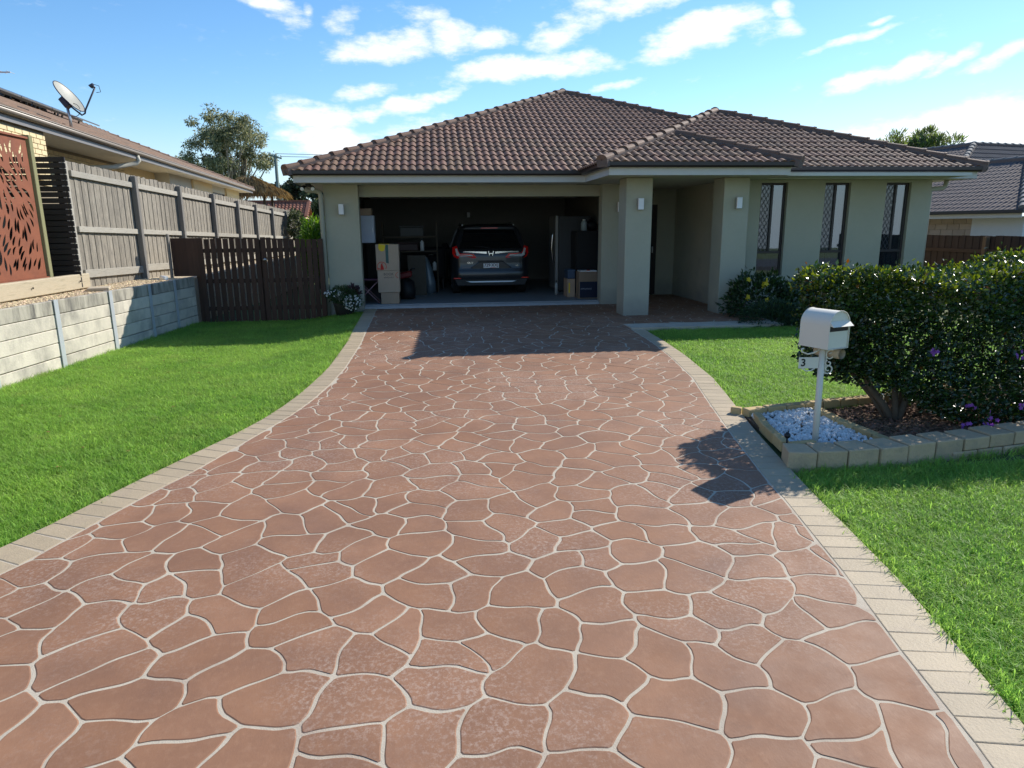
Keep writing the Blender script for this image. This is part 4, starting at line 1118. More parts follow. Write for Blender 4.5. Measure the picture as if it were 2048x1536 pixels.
for fx, fz, fy in ((4.42,.48,5.50),(5.15,.42,5.40),(5.98,.24,5.42),(4.76,-.02,5.40),(5.20,.01,5.34),(4.86,-.14,5.27),(5.5,-.17,5.30),(5.75,-.15,5.30),(4.65,-.17,5.3),(4.90,-.10,5.30)):
    flower(fx, fy, fz, PURP, .021, 5, hg, spread=.028)

# ------------------------------------------------------------------ bed beside the hedge
M['block'] = pm('sandstone_block', (.47,.35,.215), .9, .08, 6, objvar=.09, bump=.7, bscale=45, stain=((.30,.25,.18), 5, .5, .8))
M['edge_brick'] = pm('edging_brick', (.50,.36,.17), .85, .08, 8, objvar=.1, bump=.4, bscale=50)
M['mulch'] = pm('bark_mulch', (.14,.085,.05), .95, .25, 18, bump=.9, bscale=45, stain=((.30,.21,.13), 30, .55, .75))
gw = thing('garden_wall', 'low edging wall of split sandstone coloured blocks below the hedge', 'garden wall', (4, 4.95, -.3))
fx = [2.755, 2.985, 3.245, 3.525, 3.795, 4.075, 4.36, 4.63, 4.90, 5.17, 5.45, 5.73, 6.02, 6.3, 6.6, 6.9, 7.2, 7.5, 7.8, 8.1, 8.4]
wy = lambda x: float(np.interp(x, [2.7, 3.1, 3.56, 4.25, 5.03, 6.5, 8.5], [4.885, 4.80, 4.835, 4.945, 5.07, 5.32, 5.65]))
for k in range(len(fx)-1):
    a, b = fx[k]+.006, fx[k+1]-.006; rough_y = random.uniform(-.008, .01)
    ya, yb = wy(a)+rough_y, wy(b)+rough_y
    zt = -.172 + .002*(k) + random.uniform(-.004,.004); dpt = .245
    nx, ny = -(yb-ya), (b-a); l = math.hypot(nx, ny); nx /= l; ny /= l
    tp = .022
    mb = MB(); poly = [(a, ya), (b, yb), (b+nx*dpt-tp, yb+ny*dpt), (a+nx*dpt+tp, ya+ny*dpt)]
    mb.prism(poly, -.40 if k < 6 else -.268, zt)
    # split face: a row of small bumps across the front
    blk = mb.build('block', M['block'], gw, .010, seg=2)
    if k >= 6:
        MB().prism([(a-.12, wy(a-.12)-.012), (b-.12, wy(b-.12)-.012), (b-.12, wy(b-.12)+.2), (a-.12, wy(a-.12)+.2)], -.45, -.272).build('block', M['block'], gw, .008)
MB().prism([(2.93,5.02),(3.8,5.0),(5.2,5.28),(8.4,5.85),(8.4,7.6),(4.7,6.62),(3.86,6.44),(3.06,6.26)], -.42, -.272).build('garden_bed', M['mulch'], None, kind='structure')
ge = thing('garden_edging', 'single course of sandy yellow edging bricks around pebbles and mulch', 'edging', (3.6, 6.3, -.25))
def edge_run(pts, w, h, zt, step):
    for (x0,y0),(x1,y1) in zip(pts, pts[1:]):
        L_ = math.hypot(x1-x0, y1-y0); n = max(1, round(L_/step))
        for k in range(n):
            t0, t1 = k/n + .006/L_, (k+1)/n - .006/L_
            a = Vector((x0+(x1-x0)*t0, y0+(y1-y0)*t0, zt-h/2)); b = Vector((x0+(x1-x0)*t1, y0+(y1-y0)*t1, zt-h/2))
            s = Vector((-(y1-y0), x1-x0, 0)).normalized()
            dz = Vector((0,0,random.uniform(-.006,.006)))
            MB().obox((a+b)/2+dz, (b-a)/2, s*w/2, (0,0,h/2)).build('brick', M['edge_brick'], ge, .008)
edge_run([(3.06,6.27),(3.75,6.42),(4.62,6.58),(5.8,6.9)], .105, .10, -.196, .235)
edge_run([(3.84,6.32),(3.80,5.85),(3.86,5.12)], .085, .09, -.212, .235)
edge_run([(3.13,6.16),(3.02,5.72),(2.93,5.22)], .075, .10, -.205, .235)
edge_run([(2.90,5.10),(3.14,5.13)], .06, .13, -.165, .24)
edge_run([(2.97,6.40),(3.06,6.33)], .07, .09, -.20, .2)
gl = thing('garden_spike_light', 'small black garden light poking up beside the white pebbles', 'garden light', (2.905, 5.16, -.25))
MB().tube([(2.905,5.16,-.27),(2.905,5.16,-.13)], .008).build('stake', M['black'], gl)
MB().tube([(2.905,5.16,-.15),(2.905,5.16,-.135),(2.905,5.16,-.12),(2.905,5.16,-.10)], [.016,.026,.026,.010], 10).build('lamp_head', M['black'], gl)

# ------------------------------------------------------------------ letterbox
lb = thing('letterbox', 'white arched metal letterbox on a post with a number 3 plate beside white pebbles', 'letterbox', (3.24, 5.31, -.25))
M['cream_paint'] = pm('cream_enamel', (.74,.69,.58), .55, .02, 3, spec=.5)
M['slot'] = pm('slot_dark', (.05,.04,.035), .8, .1)
u = Vector((.096,-.269,0)).normalized(); v = Vector((.231,.059,0)); v = (v - u*v.dot(u)).normalized()   # u = length towards the street, v = across
Cb = Vector((3.288, 5.392, .575)); HW, HL, HS = .120, .146, .195
arc = [(HW*math.cos(t), HS + HW*math.sin(t)) for t in np.linspace(0, math.pi, 17)]
outl = [(-HW, 0), (HW, 0)] + arc
def pt(a, s, z): return Cb + v*a + u*s + Vector((0,0,z))
n = len(outl)
vs = [pt(a, -HL, z) for a, z in outl] + [pt(a, HL, z) for a, z in outl]
b = MB().add(vs, [(i,(i+1)%n,n+(i+1)%n,n+i) for i in range(n)], False)
body = b.build('body', M['cream_paint'], lb, recalc=True)
body.data.polygons.foreach_set('use_smooth', [i not in (0,1,n-1) for i in range(n)])
MB().add([pt(a*.99, HL-.008, .003 + z*.99) for a, z in outl], [tuple(range(n))]).add([pt(a*.99, -HL+.006, .003+z*.99) for a, z in outl], [tuple(range(n))[::-1]]).build('end_plate', M['cream_paint'], lb)
# slim rolled rims round both ends
for s in (HL, -HL): MB().tube([pt(a, s, z) for a, z in outl + [outl[0]]], .0035, 6, False).build('rim', M['cream_paint'], lb)
MB().add([pt(-HW*.93, HL-.0075, .146), pt(HW*.93, HL-.0075, .146), pt(HW*.93, HL-.0075, .190), pt(-HW*.93, HL-.0075, .190)], [(0,1,2,3)]).build('mail_slot', M['slot'], lb)
fl_ = MB(); a0_, a1_ = -HW*.97, HW*.97
fl_.add([pt(a0_,HL-.006,.232), pt(a1_,HL-.006,.232), pt(a1_+.004,HL+.040,.190), pt(a0_-.004,HL+.040,.190), pt(a0_,HL-.006,.195), pt(a1_,HL-.006,.195)],
        [(0,3,2,1), (1,2,5), (0,4,3), (3,4,5,2)])
fl_.build('slot_hood', M['cream_paint'], lb, recalc=True)
pt0, pt1 = Vector((3.236,5.292,-.30)), Vector((3.262,5.352,.575))
MB().tube([pt0, pt1], .026, 14).build('post', M['cream_paint'], lb)
c0 = pt(.062, -HL*.75, -.052); c1 = pt(.062, HL*.98, -.052)
tb_ = MB().tube([c0, c1], .044, 16, False); tb_.tube([c1, c0], .039, 16, False); tb_.build('paper_tube', pm('tan_tube', (.55,.45,.30), .6, .05), lb)
plt = Vector((-1,.10,0)).normalized()
pc = pt1*.72 + pt0*.28
pq = [pc + plt*.025 + Vector((0,0,dz)) for dz in (0,)][0]; pq.z = .445
MB().obox(pq + plt*.085, plt*.085, Vector((.1,1,0)).normalized()*.003, (0,0,.048)).build('number_plate', M['cream_paint'], lb, .002)
# scroll work of flat bar above the plate and on the other side
scr = MB()
def scroll(c, dx, r0, turns, start, rad=.006):
    pts = []
    for k in range(26):
        t = k/25; a = start + turns*2*math.pi*t; r = r0*(1-.72*t)
        pts.append(Vector(c) + plt*dx*r*math.cos(a) + Vector((0,0,r*math.sin(a))))
    scr.tube(pts, rad, 6)
scr.tube([pq + Vector((0,0,.115)), pq + plt*.05 + Vector((0,0,.085)), pq + plt*.10 + Vector((0,0,.075)), pq + plt*.15 + Vector((0,0,.095)), pq + plt*.155 + Vector((0,0,.12)), pq + plt*.135 + Vector((0,0,.122))], .007, 6)
scr.tube([pq + plt*.03 + Vector((0,0,-.048)), pq + plt*.06 + Vector((0,0,-.068)), pq + plt*.10 + Vector((0,0,-.07)), pq + plt*.14 + Vector((0,0,-.048))], .006, 6)
scroll(pq - plt*.095 + Vector((0,0,.065)), -1, .048, 1.3, .6); scroll(pq - plt*.085 + Vector((0,0,-.055)), -1, .044, 1.3, 3.4); scroll(pq - plt*.085 + Vector((0,0,-.005)), -1, .03, 1, 2.0)
scr.tube([pq - plt*.06 + Vector((0,0,.11)), pq - plt*.06 + Vector((0,0,-.10))], .005, 6)
scr.build('scroll_bracket', M['cream_paint'], lb)
def text(name, body_, size, M_, mat, parent, depth=.001, bold=0):
    c = bpy.data.curves.new(name, 'FONT'); c.body = body_; c.size = size; c.align_x = 'CENTER'; c.align_y = 'CENTER'; c.extrude = depth; c.resolution_u = 3; c.offset = bold
    o = bpy.data.objects.new(name + '_tmp', c); COL.objects.link(o); bpy.context.view_layer.update()
    me = bpy.data.meshes.new_from_object(o.evaluated_get(bpy.context.evaluated_depsgraph_get()))
    bpy.data.objects.remove(o); me.materials.clear(); me.materials.append(mat)
    return link(name, me, parent, M_)
def face_M(loc, right, upv_):
    r = Vector(right).normalized(); up = Vector(upv_).normalized(); n = r.cross(up)
    m = Matrix((r, up, n)).transposed().to_4x4(); m.translation = Vector(loc); return m
text('number', '3', .088, face_M(pq + plt*.132 + Vector((-.0004,-.0045,0)), -plt, (0,0,1)), M['black'], lb, .001, .002)

# ------------------------------------------------------------------ plants by the house
def bush(root, name, c, r, n, mats, w, leaf, ratio=.3, up=.4, cut=None, seed=1, kind='stuff', hollow=.55):
    g = np.random.default_rng(seed)
    dirs = g.normal(size=(n, 3)); dirs /= np.linalg.norm(dirs, axis=1, keepdims=True)
    rad = hollow + (1-hollow)*g.random(n)**.6
    lump = np.array([mnoise.noise(Vector(d*2.2) + Vector((seed*3.1, 0, 0))) for d in dirs])
    P = np.array(c) + dirs*(rad*(1+.45*lump))[:,None]*np.array(r)
    D = dirs + g.normal(size=(n, 3))*.6 + np.array([0, 0, up]); Nn = g.normal(size=(n, 3))*.5 + np.array([0, -.2, .9])
    L_ = leaf*g.uniform(.7, 1.3, n); mi = g.choice(len(mats), n, p=w)
    return link(name, leaf_mesh(name, P, D, Nn, L_, L_*ratio, mats, mi), root, None, kind)
fb = thing('flowering_shrub', 'dark shrub with yellow flowers against the wall between porch and hedge', 'shrub', (6.2, 12.3, -.1))
SH1 = leafmat('shrub_leaf', (.025,.055,.015), .45, .25, .35); SH2 = leafmat('shrub_leaf_mid', (.05,.095,.02), .45, .3, .3)
bush(fb, 'foliage', (6.1, 12.25, .22), (.62,.5,.50), 2600, [SH1, SH2], [.65,.35], .09, .22, seed=3)
bush(fb, 'foliage', (6.75, 11.9, .15), (.5,.5,.45), 1800, [SH1, SH2], [.6,.4], .09, .22, seed=4)
for k in range(7): 
    x, y = 5.9 + k*.15, 12.3 - .06*k; MB().tube([(x,y,-.2),(x+random.uniform(-.1,.1),y-.05,.15),(x+random.uniform(-.25,.25),y-.1,.6)], [.014,.01,.004], 5).build('stem', TWIG, fb)
for x, y, z in ((5.72,12.0,.62),(6.07,11.95,.60),(5.72,11.95,.33),(6.02,11.85,.25),(6.35,11.62,.20),(6.36,11.60,.08),(6.42,11.60,.02),(6.62,11.5,.18),(6.60,11.5,.05),(6.02,12.05,.50)):
    flower(x, y-.1, z, YELF, .055, 2, fb, spread=.025)
ls = thing('low_shrub', 'low feathery green shrub at the end of the porch path', 'shrub', (5.95, 11.25, -.12))
FE1 = leafmat('feather_leaf', (.045,.085,.03), .6, .3, .3); FE2 = leafmat('feather_leaf_dark', (.025,.055,.02), .6, .3, .3)
bush(ls, 'foliage', (5.98, 11.3, .02), (.62,.36,.30), 3200, [FE1, FE2], [.5,.5], .075, .09, .5, seed=6)
bush(ls, 'foliage', (6.5, 11.1, -.0), (.4,.3,.24), 1500, [FE1, FE2], [.5,.5], .075, .09, .5, seed=8)
MB().tube([(5.98,11.3,-.22),(5.98,11.3,0)], [.03,.015], 6).build('stem', TWIG, ls)
# pot on its slab by the downpipe
pslab = MB().prism([(-2.12,13.05),(-1.44,13.35),(-1.44,14.62),(-2.12,14.62)], -.24, -.175).build('concrete_slab', pm('slab', (.33,.32,.29), .9, .1, 5, bump=.3), None, .006)
tag(pslab, 'small concrete slab under the flower pot beside the garage pier', 'slab')
fp = thing('flower_pot', 'black pot of white daisies on a slab in front of the garage pier', 'potted plant', (-1.76, 14.15, -.175))
MB().tube([(-1.76,14.15,-.175),(-1.76,14.15,.10),(-1.76,14.15,.13),(-1.76,14.15,.135),(-1.76,14.15,.10)], [.16,.215,.225,.20,.19], 20).build('pot', pm('dark_pot', (.035,.033,.032), .6, .1), fp)
bush(fp, 'foliage', (-1.78, 14.1, .27), (.30,.26,.18), 1500, [SH2, FE1], [.5,.5], .06, .16, .5, seed=11)
bush(fp, 'foliage', (-1.60, 14.0, .17), (.20,.2,.16), 800, [SH2, FE1], [.5,.5], .05, .16, .2, seed=12)
REDL = leafmat('maroon_leaf', (.06,.025,.03), .6, .3, .3)
bush(fp, 'maroon_foliage', (-1.58, 14.2, .34), (.13,.12,.13), 260, [REDL], [1], .07, .2, .8, seed=13)
g = np.random.default_rng(21)
pf_ = MB()
cen = []
for k in range(85):
    t = g.random(); c = np.array((-1.58, 13.92, .16)) if k < 62 else np.array((-1.95, 13.95, .34))
    sc_ = np.array((.17,.12,.15)) if k < 62 else np.array((.16,.1,.07))
    d = g.normal(size=3); d /= np.linalg.norm(d); d[1] = -abs(d[1]); cen.append(c + d*sc_)
cen = np.array(cen); kN = len(cen)
Pp = np.repeat(cen, 5, 0); ang = np.tile(np.arange(5)*2*np.pi/5, kN); ax = np.array([0,-1.,.5]) + np.repeat(g.normal(size=(kN,3))*.3, 5, 0); ax /= np.linalg.norm(ax, axis=1, keepdims=True)
aa = np.cross(ax, [.1,0,1]); aa /= np.linalg.norm(aa, axis=1, keepdims=True); bb = np.cross(ax, aa)
link('white_flowers', leaf_mesh('white_flowers', Pp, aa*np.cos(ang)[:,None]+bb*np.sin(ang)[:,None], ax, np.full(kN*5,.021), np.full(kN*5,.009), [WHTF], np.zeros(kN*5), .1), fp, None, 'stuff')

# ------------------------------------------------------------------ scattered ground cover
def src_collection(name, meshes):
    c = bpy.data.collections.new(name)
    for i, me in enumerate(meshes):
        o = bpy.data.objects.new(name, me); c.objects.link(o)
    return c
def scatter(name, base, coll, density, smin, smax, tilt, label, cat, seed=0, keep=None):
    ng = bpy.data.node_groups.new(name, 'GeometryNodeTree')
    ng.interface.new_socket('Geometry', in_out='INPUT', socket_type='NodeSocketGeometry'); ng.interface.new_socket('Geometry', in_out='OUTPUT', socket_type='NodeSocketGeometry')
    N, L = ng.nodes, ng.links
    gi = N.new('NodeGroupInput'); go = N.new('NodeGroupOutput')
    dp = N.new('GeometryNodeDistributePointsOnFaces'); dp.inputs['Density'].default_value = density; dp.inputs['Seed'].default_value = seed
    ip = N.new('GeometryNodeInstanceOnPoints'); ci = N.new('GeometryNodeCollectionInfo'); ci.inputs['Collection'].default_value = coll
    ci.inputs['Separate Children'].default_value = True; ci.inputs['Reset Children'].default_value = True
    rr_ = N.new('FunctionNodeRandomValue'); rr_.data_type = 'FLOAT_VECTOR'; rr_.inputs[0].default_value = (-tilt, -tilt, 0); rr_.inputs[1].default_value = (tilt, tilt, 6.283)
    rs = N.new('FunctionNodeRandomValue'); rs.data_type = 'FLOAT'; rs.inputs[2].default_value = smin; rs.inputs[3].default_value = smax; rs.inputs['Seed'].default_value = 5
    L.new(gi.outputs[0], dp.inputs[0]); L.new(dp.outputs[0], ip.inputs[0]); L.new(ci.outputs[0], ip.inputs['Instance'])
    ip.inputs['Pick Instance'].default_value = True
    L.new(rr_.outputs[0], ip.inputs['Rotation']); L.new(rs.outputs[1], ip.inputs['Scale'])
    L.new(ip.outputs[0], go.inputs[0])
    md = base.modifiers.new('scatter', 'NODES'); md.node_group = ng
    tag(base, label, cat, kind='stuff')
def strip(name, ys, xa, xb, zf, nx=6):
    vs, fs = [], []
    for j, y in enumerate(ys):
        a, b = xa(y), xb(y)
        for i in range(nx+1):
            x = a + (b-a)*i/nx; vs.append((x, y, zf(x, y)))
    for j in range(len(ys)-1):
        for i in range(nx): fs.append((j*(nx+1)+i, j*(nx+1)+i+1, (j+1)*(nx+1)+i+1, (j+1)*(nx+1)+i))
    return MB().add(vs, fs).build(name, M['earth'])
def grassmat(name, ca, cb):
    m, N, L = mat_new(name)
    p = N.new('ShaderNodeBsdfPrincipled'); o = N.new('ShaderNodeOutputMaterial'); p.inputs['Roughness'].default_value = .55; p.inputs['Specular IOR Level'].default_value = .35
    oi = N.new('ShaderNodeObjectInfo')
    n1 = N.new('ShaderNodeTexNoise'); n1.inputs['Scale'].default_value = 1.3; n1.inputs['Detail'].default_value = 5; L.new(oi.outputs['Location'], n1.inputs['Vector'])
    n2 = N.new('ShaderNodeTexNoise'); n2.inputs['Scale'].default_value = 5.5; n2.inputs['Detail'].default_value = 4; L.new(oi.outputs['Location'], n2.inputs['Vector'])
    r = N.new('ShaderNodeMapRange'); L.new(n1.outputs['Fac'], r.inputs[0]); r.inputs[1].default_value = .35; r.inputs[2].default_value = .68
    mx = N.new('ShaderNodeMixRGB'); L.new(r.outputs[0], mx.inputs[0]); mx.inputs[1].default_value = (*ca, 1); mx.inputs[2].default_value = (*cb, 1)
    r2 = N.new('ShaderNodeMapRange'); L.new(n2.outputs['Fac'], r2.inputs[0]); r2.inputs[1].default_value = .56; r2.inputs[2].default_value = .80; r2.inputs[4].default_value = .55
    m2 = N.new('ShaderNodeMixRGB'); L.new(r2.outputs[0], m2.inputs[0]); L.new(mx.outputs[0], m2.inputs[1]); m2.inputs[2].default_value = (.34,.33,.13, 1)
    ad = N.new('ShaderNodeMath'); ad.operation = 'MULTIPLY_ADD'; L.new(oi.outputs['Random'], ad.inputs[0]); ad.inputs[1].default_value = .7; ad.inputs[2].default_value = .65
    h = N.new('ShaderNodeHueSaturation'); L.new(m2.outputs[0], h.inputs['Color']); L.new(ad.outputs[0], h.inputs['Value']); L.new(h.outputs[0], p.inputs['Base Color'])
    t = N.new('ShaderNodeBsdfTranslucent'); h2 = N.new('ShaderNodeHueSaturation'); h2.inputs['Value'].default_value = 1.7; L.new(h.outputs[0], h2.inputs['Color']); L.new(h2.outputs[0], t.inputs['Color'])
    ms = N.new('ShaderNodeMixShader'); ms.inputs[0].default_value = .45; L.new(p.outputs[0], ms.inputs[1]); L.new(t.outputs[0], ms.inputs[2]); L.new(ms.outputs[0], o.inputs[0])
    return m
GR = grassmat('grass_blade', (.205,.365,.056), (.30,.455,.08))
def tuft(seed, n=11, h=.038, sp_=.035):
    g = random.Random(seed); mb = MB()
    for k in range(n):
        x, y = g.gauss(0, sp_), g.gauss(0, sp_); a = g.uniform(0, 6.28); l = h*g.uniform(.55, 1.35); lean = g.uniform(.4, 1.5)*l; w = g.uniform(.0016,.0028)
        dx, dy = math.cos(a), math.sin(a); sx, sy = -dy*w, dx*w
        p1 = (x+dx*lean*.35, y+dy*lean*.35, l*.62); p2 = (x+dx*lean, y+dy*lean, l*.95)
        mb.add([(x-sx,y-sy,-.005),(x+sx,y+sy,-.005),(p1[0]+sx*.8,p1[1]+sy*.8,p1[2]),(p1[0]-sx*.8,p1[1]-sy*.8,p1[2]),p2], [(0,1,2,3),(3,2,4)])
    return mb.mesh('grass_tuft', GR)
GC = src_collection('grass_tufts', [tuft(s) for s in range(6)])
GL = src_collection('long_grass_tufts', [tuft(s+40, 9, .075, .02) for s in range(4)])
zl = lambda x, y: gxy(x, y) - .034
lawnL = strip('lawn_grass', list(np.linspace(3.0, 14.35, 30)), lambda y: max(RWX(y)+.02, -.85*y-.9), lambda y: interp(y, LO)-.03, zl, 10)
scatter('lawn_scatter', lawnL, GC, 1700, .7, 1.25, .25, 'mown green lawn between the retaining wall and the driveway', 'lawn', 1)
lawnF = strip('lawn_grass', list(np.linspace(1.6, 4.78, 16)), lambda y: interp(y, RO)+.03, lambda y: 1.0*y+1.9, zl, 8)
scatter('lawn_scatter', lawnF, GC, 2300, .8, 1.4, .25, 'bright lawn in front of the block garden edging', 'lawn', 2)
def rb_x0(y): return (interp(y, RO)+.03) if y < 11.0 else 3.6
lawnB = strip('lawn_grass', list(np.linspace(6.38, 11.02, 20)), rb_x0, lambda y: min(9.5, 4.2 + (y-6.38)*2.6), zl, 8)
scatter('lawn_scatter', lawnB, GC, 1500, .7, 1.2, .25, 'lawn between the porch path and the white letterbox', 'lawn', 3)
def edge_line(name, pts, w, label, seed, dens=900):
    vs, fs = [], []
    for i, (x, y) in enumerate(pts): vs += [(x-w/2, y, zl(x,y)), (x+w/2, y, zl(x,y))]
    for i in range(len(pts)-1): fs.append((2*i, 2*i+1, 2*i+3, 2*i+2))
    o = MB().add(vs, fs).build(name, M['earth']); scatter('edge_scatter', o, GL, dens, .6, 1.2, .45, label, 'grass', seed)
edge_line('edge_grass', [(interp(y, RO)+.03, y) for y in np.linspace(1.6, 4.7, 14)], .06, 'longer untrimmed grass fringe along the driveway border by the front lawn', 4)
edge_line('edge_grass', [(interp(y, LO)-.04, y) for y in np.linspace(3.2, 12.5, 24)], .06, 'grass fringe along the driveway border on the retaining wall side', 5, 500)
edge_line('edge_grass', [(RWX(y)+.05, y) for y in np.linspace(7.5, 14.2, 16)], .08, 'grass fringe at the foot of the concrete sleeper wall', 6, 500)
vs, fs = [], []
for x in np.linspace(2.85, 7, 14): vs += [(x, wy(x)-.075, zl(x, wy(x))), (x, wy(x)-.015, zl(x, wy(x)))]
for i in range(13): fs.append((2*i, 2*i+2, 2*i+3, 2*i+1))
o = MB().add(vs, fs).build('edge_grass', M['earth']); scatter('edge_scatter', o, GL, 900, .5, 1.0, .4, 'grass fringe at the foot of the block edging', 'grass', 7)
def pebble(seed, s, mat, flat=.7):
    g = random.Random(seed); bm = bmesh.new(); bmesh.ops.create_icosphere(bm, subdivisions=1, radius=s)
    sx, sy = g.uniform(.7,1.3), g.uniform(.7,1.1)
    for w in bm.verts: w.co = Vector((w.co.x*sx, w.co.y*sy, w.co.z*flat))*g.uniform(.8, 1.2)
    me = bpy.data.meshes.new('pebble'); bm.to_mesh(me); bm.free(); me.materials.append(mat)
    return me
WP = pm('white_pebble', (.72,.72,.70), .6, .06, 20, objvar=.2, bump=.2, bscale=120)
GP = pm('gravel_stone', (.60,.47,.30), .85, .12, 20, objvar=.4, hue=.02)
PC = src_collection('white_pebbles', [pebble(s, .019, WP) for s in range(5)])
RC = src_collection('gravel_stones', [pebble(s+20, .019, GP) for s in range(5)])
pb = MB().add([(2.97,5.17,-.262),(3.83,5.10,-.262),(3.78,5.85,-.258),(3.80,6.38,-.25),(3.10,6.23,-.25),(3.04,5.72,-.258)], [(0,1,2,5),(5,2,3,4)]).build('pebbles', M['soil'])
scatter('pebble_scatter', pb, PC, 1500, .6, 1.35, 1.2, 'bed of small white pebbles around the letterbox post', 'pebbles', 8)
gv = MB().add([(RWX(Y)-.09 - (.0 if k == 0 else (.75 if Y > 11.9 else 1.2)), Y, .66+.012*k) for Y in (6.0, 9, 11.85, 11.95, 14.3) for k in (0, 1)], [(2*i+1, 2*i, 2*i+2, 2*i+3) for i in range(4)]).build('gravel', GP)
scatter('gravel_scatter', gv, RC, 2300, .5, 1.3, 1.2, 'tan gravel strip on top of the retaining wall', 'gravel', 9)
BK = pm('bark_chip', (.17,.10,.06), .95, .15, 20, objvar=.5, hue=.02)
def chip(seed):
    g = random.Random(seed); return MB().obox((0,0,.004), (g.uniform(.012,.03),0,0), (0,g.uniform(.004,.010),0), (0,0,.003)).mesh('bark_chip', BK)
BC = src_collection('bark_chips', [chip(s) for s in range(5)])
ml = MB().add([(3.92,5.12,-.270),(5.2,5.32,-.270),(8.2,5.9,-.27),(8.2,7.4,-.27),(4.7,6.5,-.270),(3.9,6.32,-.27)], [(0,1,4,5),(1,2,3,4)]).build('mulch', BK)
scatter('mulch_scatter', ml, BC, 1500, .6, 1.5, .5, 'brown bark mulch under the hedge', 'mulch', 10)
# fallen leaves on the lawn
FLM = leafmat('fallen_leaf', (.25,.13,.05), .8, .2, .3)
g = np.random.default_rng(3); kN = 26
px_ = g.uniform(-4.6, -1.9, kN); py_ = g.uniform(4.6, 11, kN)
ok_ = [i for i in range(kN) if RWX(py_[i])+.2 < px_[i] < interp(py_[i], LO)-.15]
fl2 = link('fallen_leaves', leaf_mesh('fallen_leaves', np.array([(px_[i], py_[i], gxy(px_[i], py_[i])+.0) for i in ok_]), np.array([(g.normal(), g.normal(), .1) for i in ok_]), np.array([(0,0,1.)]*len(ok_)), np.full(len(ok_), .05), np.full(len(ok_), .016), [FLM], np.zeros(len(ok_))), None, None, 'stuff')
tag(fl2, 'few dry brown leaves lying on the lawn by the retaining wall', 'leaves')

# ------------------------------------------------------------------ car in the garage
CX, CY = 1.43, 16.42
car = thing('car', 'dark grey wagon parked nose-in in the open garage, seen from behind', 'car', (CX, CY+2.3, 0))
M['car_paint'] = pm('car_paint', (.024,.026,.030), .32, .02, spec=.5, coat=.4, metal=.3)
M['car_black'] = pm('car_trim', (.015,.015,.016), .55, .05)
M['car_glass'] = pm('car_glass', (.006,.007,.008), .06, .02, spec=.7)
M['chrome'] = pm('chrome', (.80,.81,.82), .12, .02, metal=1)
M['silver'] = pm('silver_trim', (.38,.39,.40), .35, .03, metal=.7)
M['red_lens'] = pm('red_lens', (.78,.012,.010), .18, .03, spec=.7, coat=.5)
M['clear_lens'] = pm('clear_lens', (.62,.62,.60), .15, .05, spec=.7)
M['tyre'] = pm('tyre_rubber', (.015,.015,.015), .85, .1)
M['plate'] = pm('plate_white', (.78,.79,.78), .4, .02)
def ringpts(z, hw, yr, yf, cr, n=6):
    """plan outline of the car at one height, rounded rear corners"""
    pts = []
    cf = min(cr*1.6, hw*.8)
    for (cx, cy, r, a0) in ((hw-cr, yr+cr, cr, -90), (hw-cf, yf-cf, cf, 0), (-hw+cf, yf-cf, cf, 90), (-hw+cr, yr+cr, cr, 180)):
        for k in range(n+1):
            t = R(a0 + 90*k/n); pts.append((CX + cx + r*math.cos(t), CY + cy + r*math.sin(t)*(1 if a0 in (0,90) else 1), z))
    return pts
LV = [(.22,.84,.14,4.45,.2),(.30,.885,.06,4.54,.22),(.42,.915,.02,4.58,.24),(.54,.925,.005,4.58,.25),(.60,.925,.03,4.57,.25),(.66,.920,.045,4.56,.25),(.80,.922,.055,4.50,.25),(.90,.918,.05,4.42,.24),(.98,.912,.06,4.2,.22),(1.05,.90,.09,3.85,.2),(1.10,.875,.13,3.45,.18)]
def loft(levels, cap_top=True):
    rs = [ringpts(*l) for l in levels]; n = len(rs[0]); mb = MB()
    vs = [p for r in rs for p in r]
    fs = [(j*n+k, j*n+(k+1)%n, (j+1)*n+(k+1)%n, (j+1)*n+k) for j in range(len(rs)-1) for k in range(n)]
    mb.add(vs, fs, True)
    mb.add(rs[0], [tuple(range(n))[::-1]])
    if cap_top: mb.add(rs[-1], [tuple(range(n))])
    return mb
loft(LV).build('body', M['car_paint'], car)
GH = [(1.08,.872,.135,3.45,.16),(1.20,.83,.235,3.2,.15),(1.35,.775,.36,2.95,.15),(1.48,.725,.47,2.7,.16),(1.55,.69,.53,2.5,.16)]
gh = loft(GH, False).build('cabin_glass', M['car_glass'], car)
RF = [(1.535,.70,.44,2.56,.16),(1.575,.70,.40,2.5,.17),(1.615,.66,.42,2.35,.2),(1.655,.58,.60,2.1,.3),(1.678,.42,.95,1.8,.3)]
loft(RF).build('roof', M['car_paint'], car)
MB().box(CX-.20, CX+.20, CY+.395, CY+.41, 1.572, 1.588).build('brake_light', M['red_lens'], car)
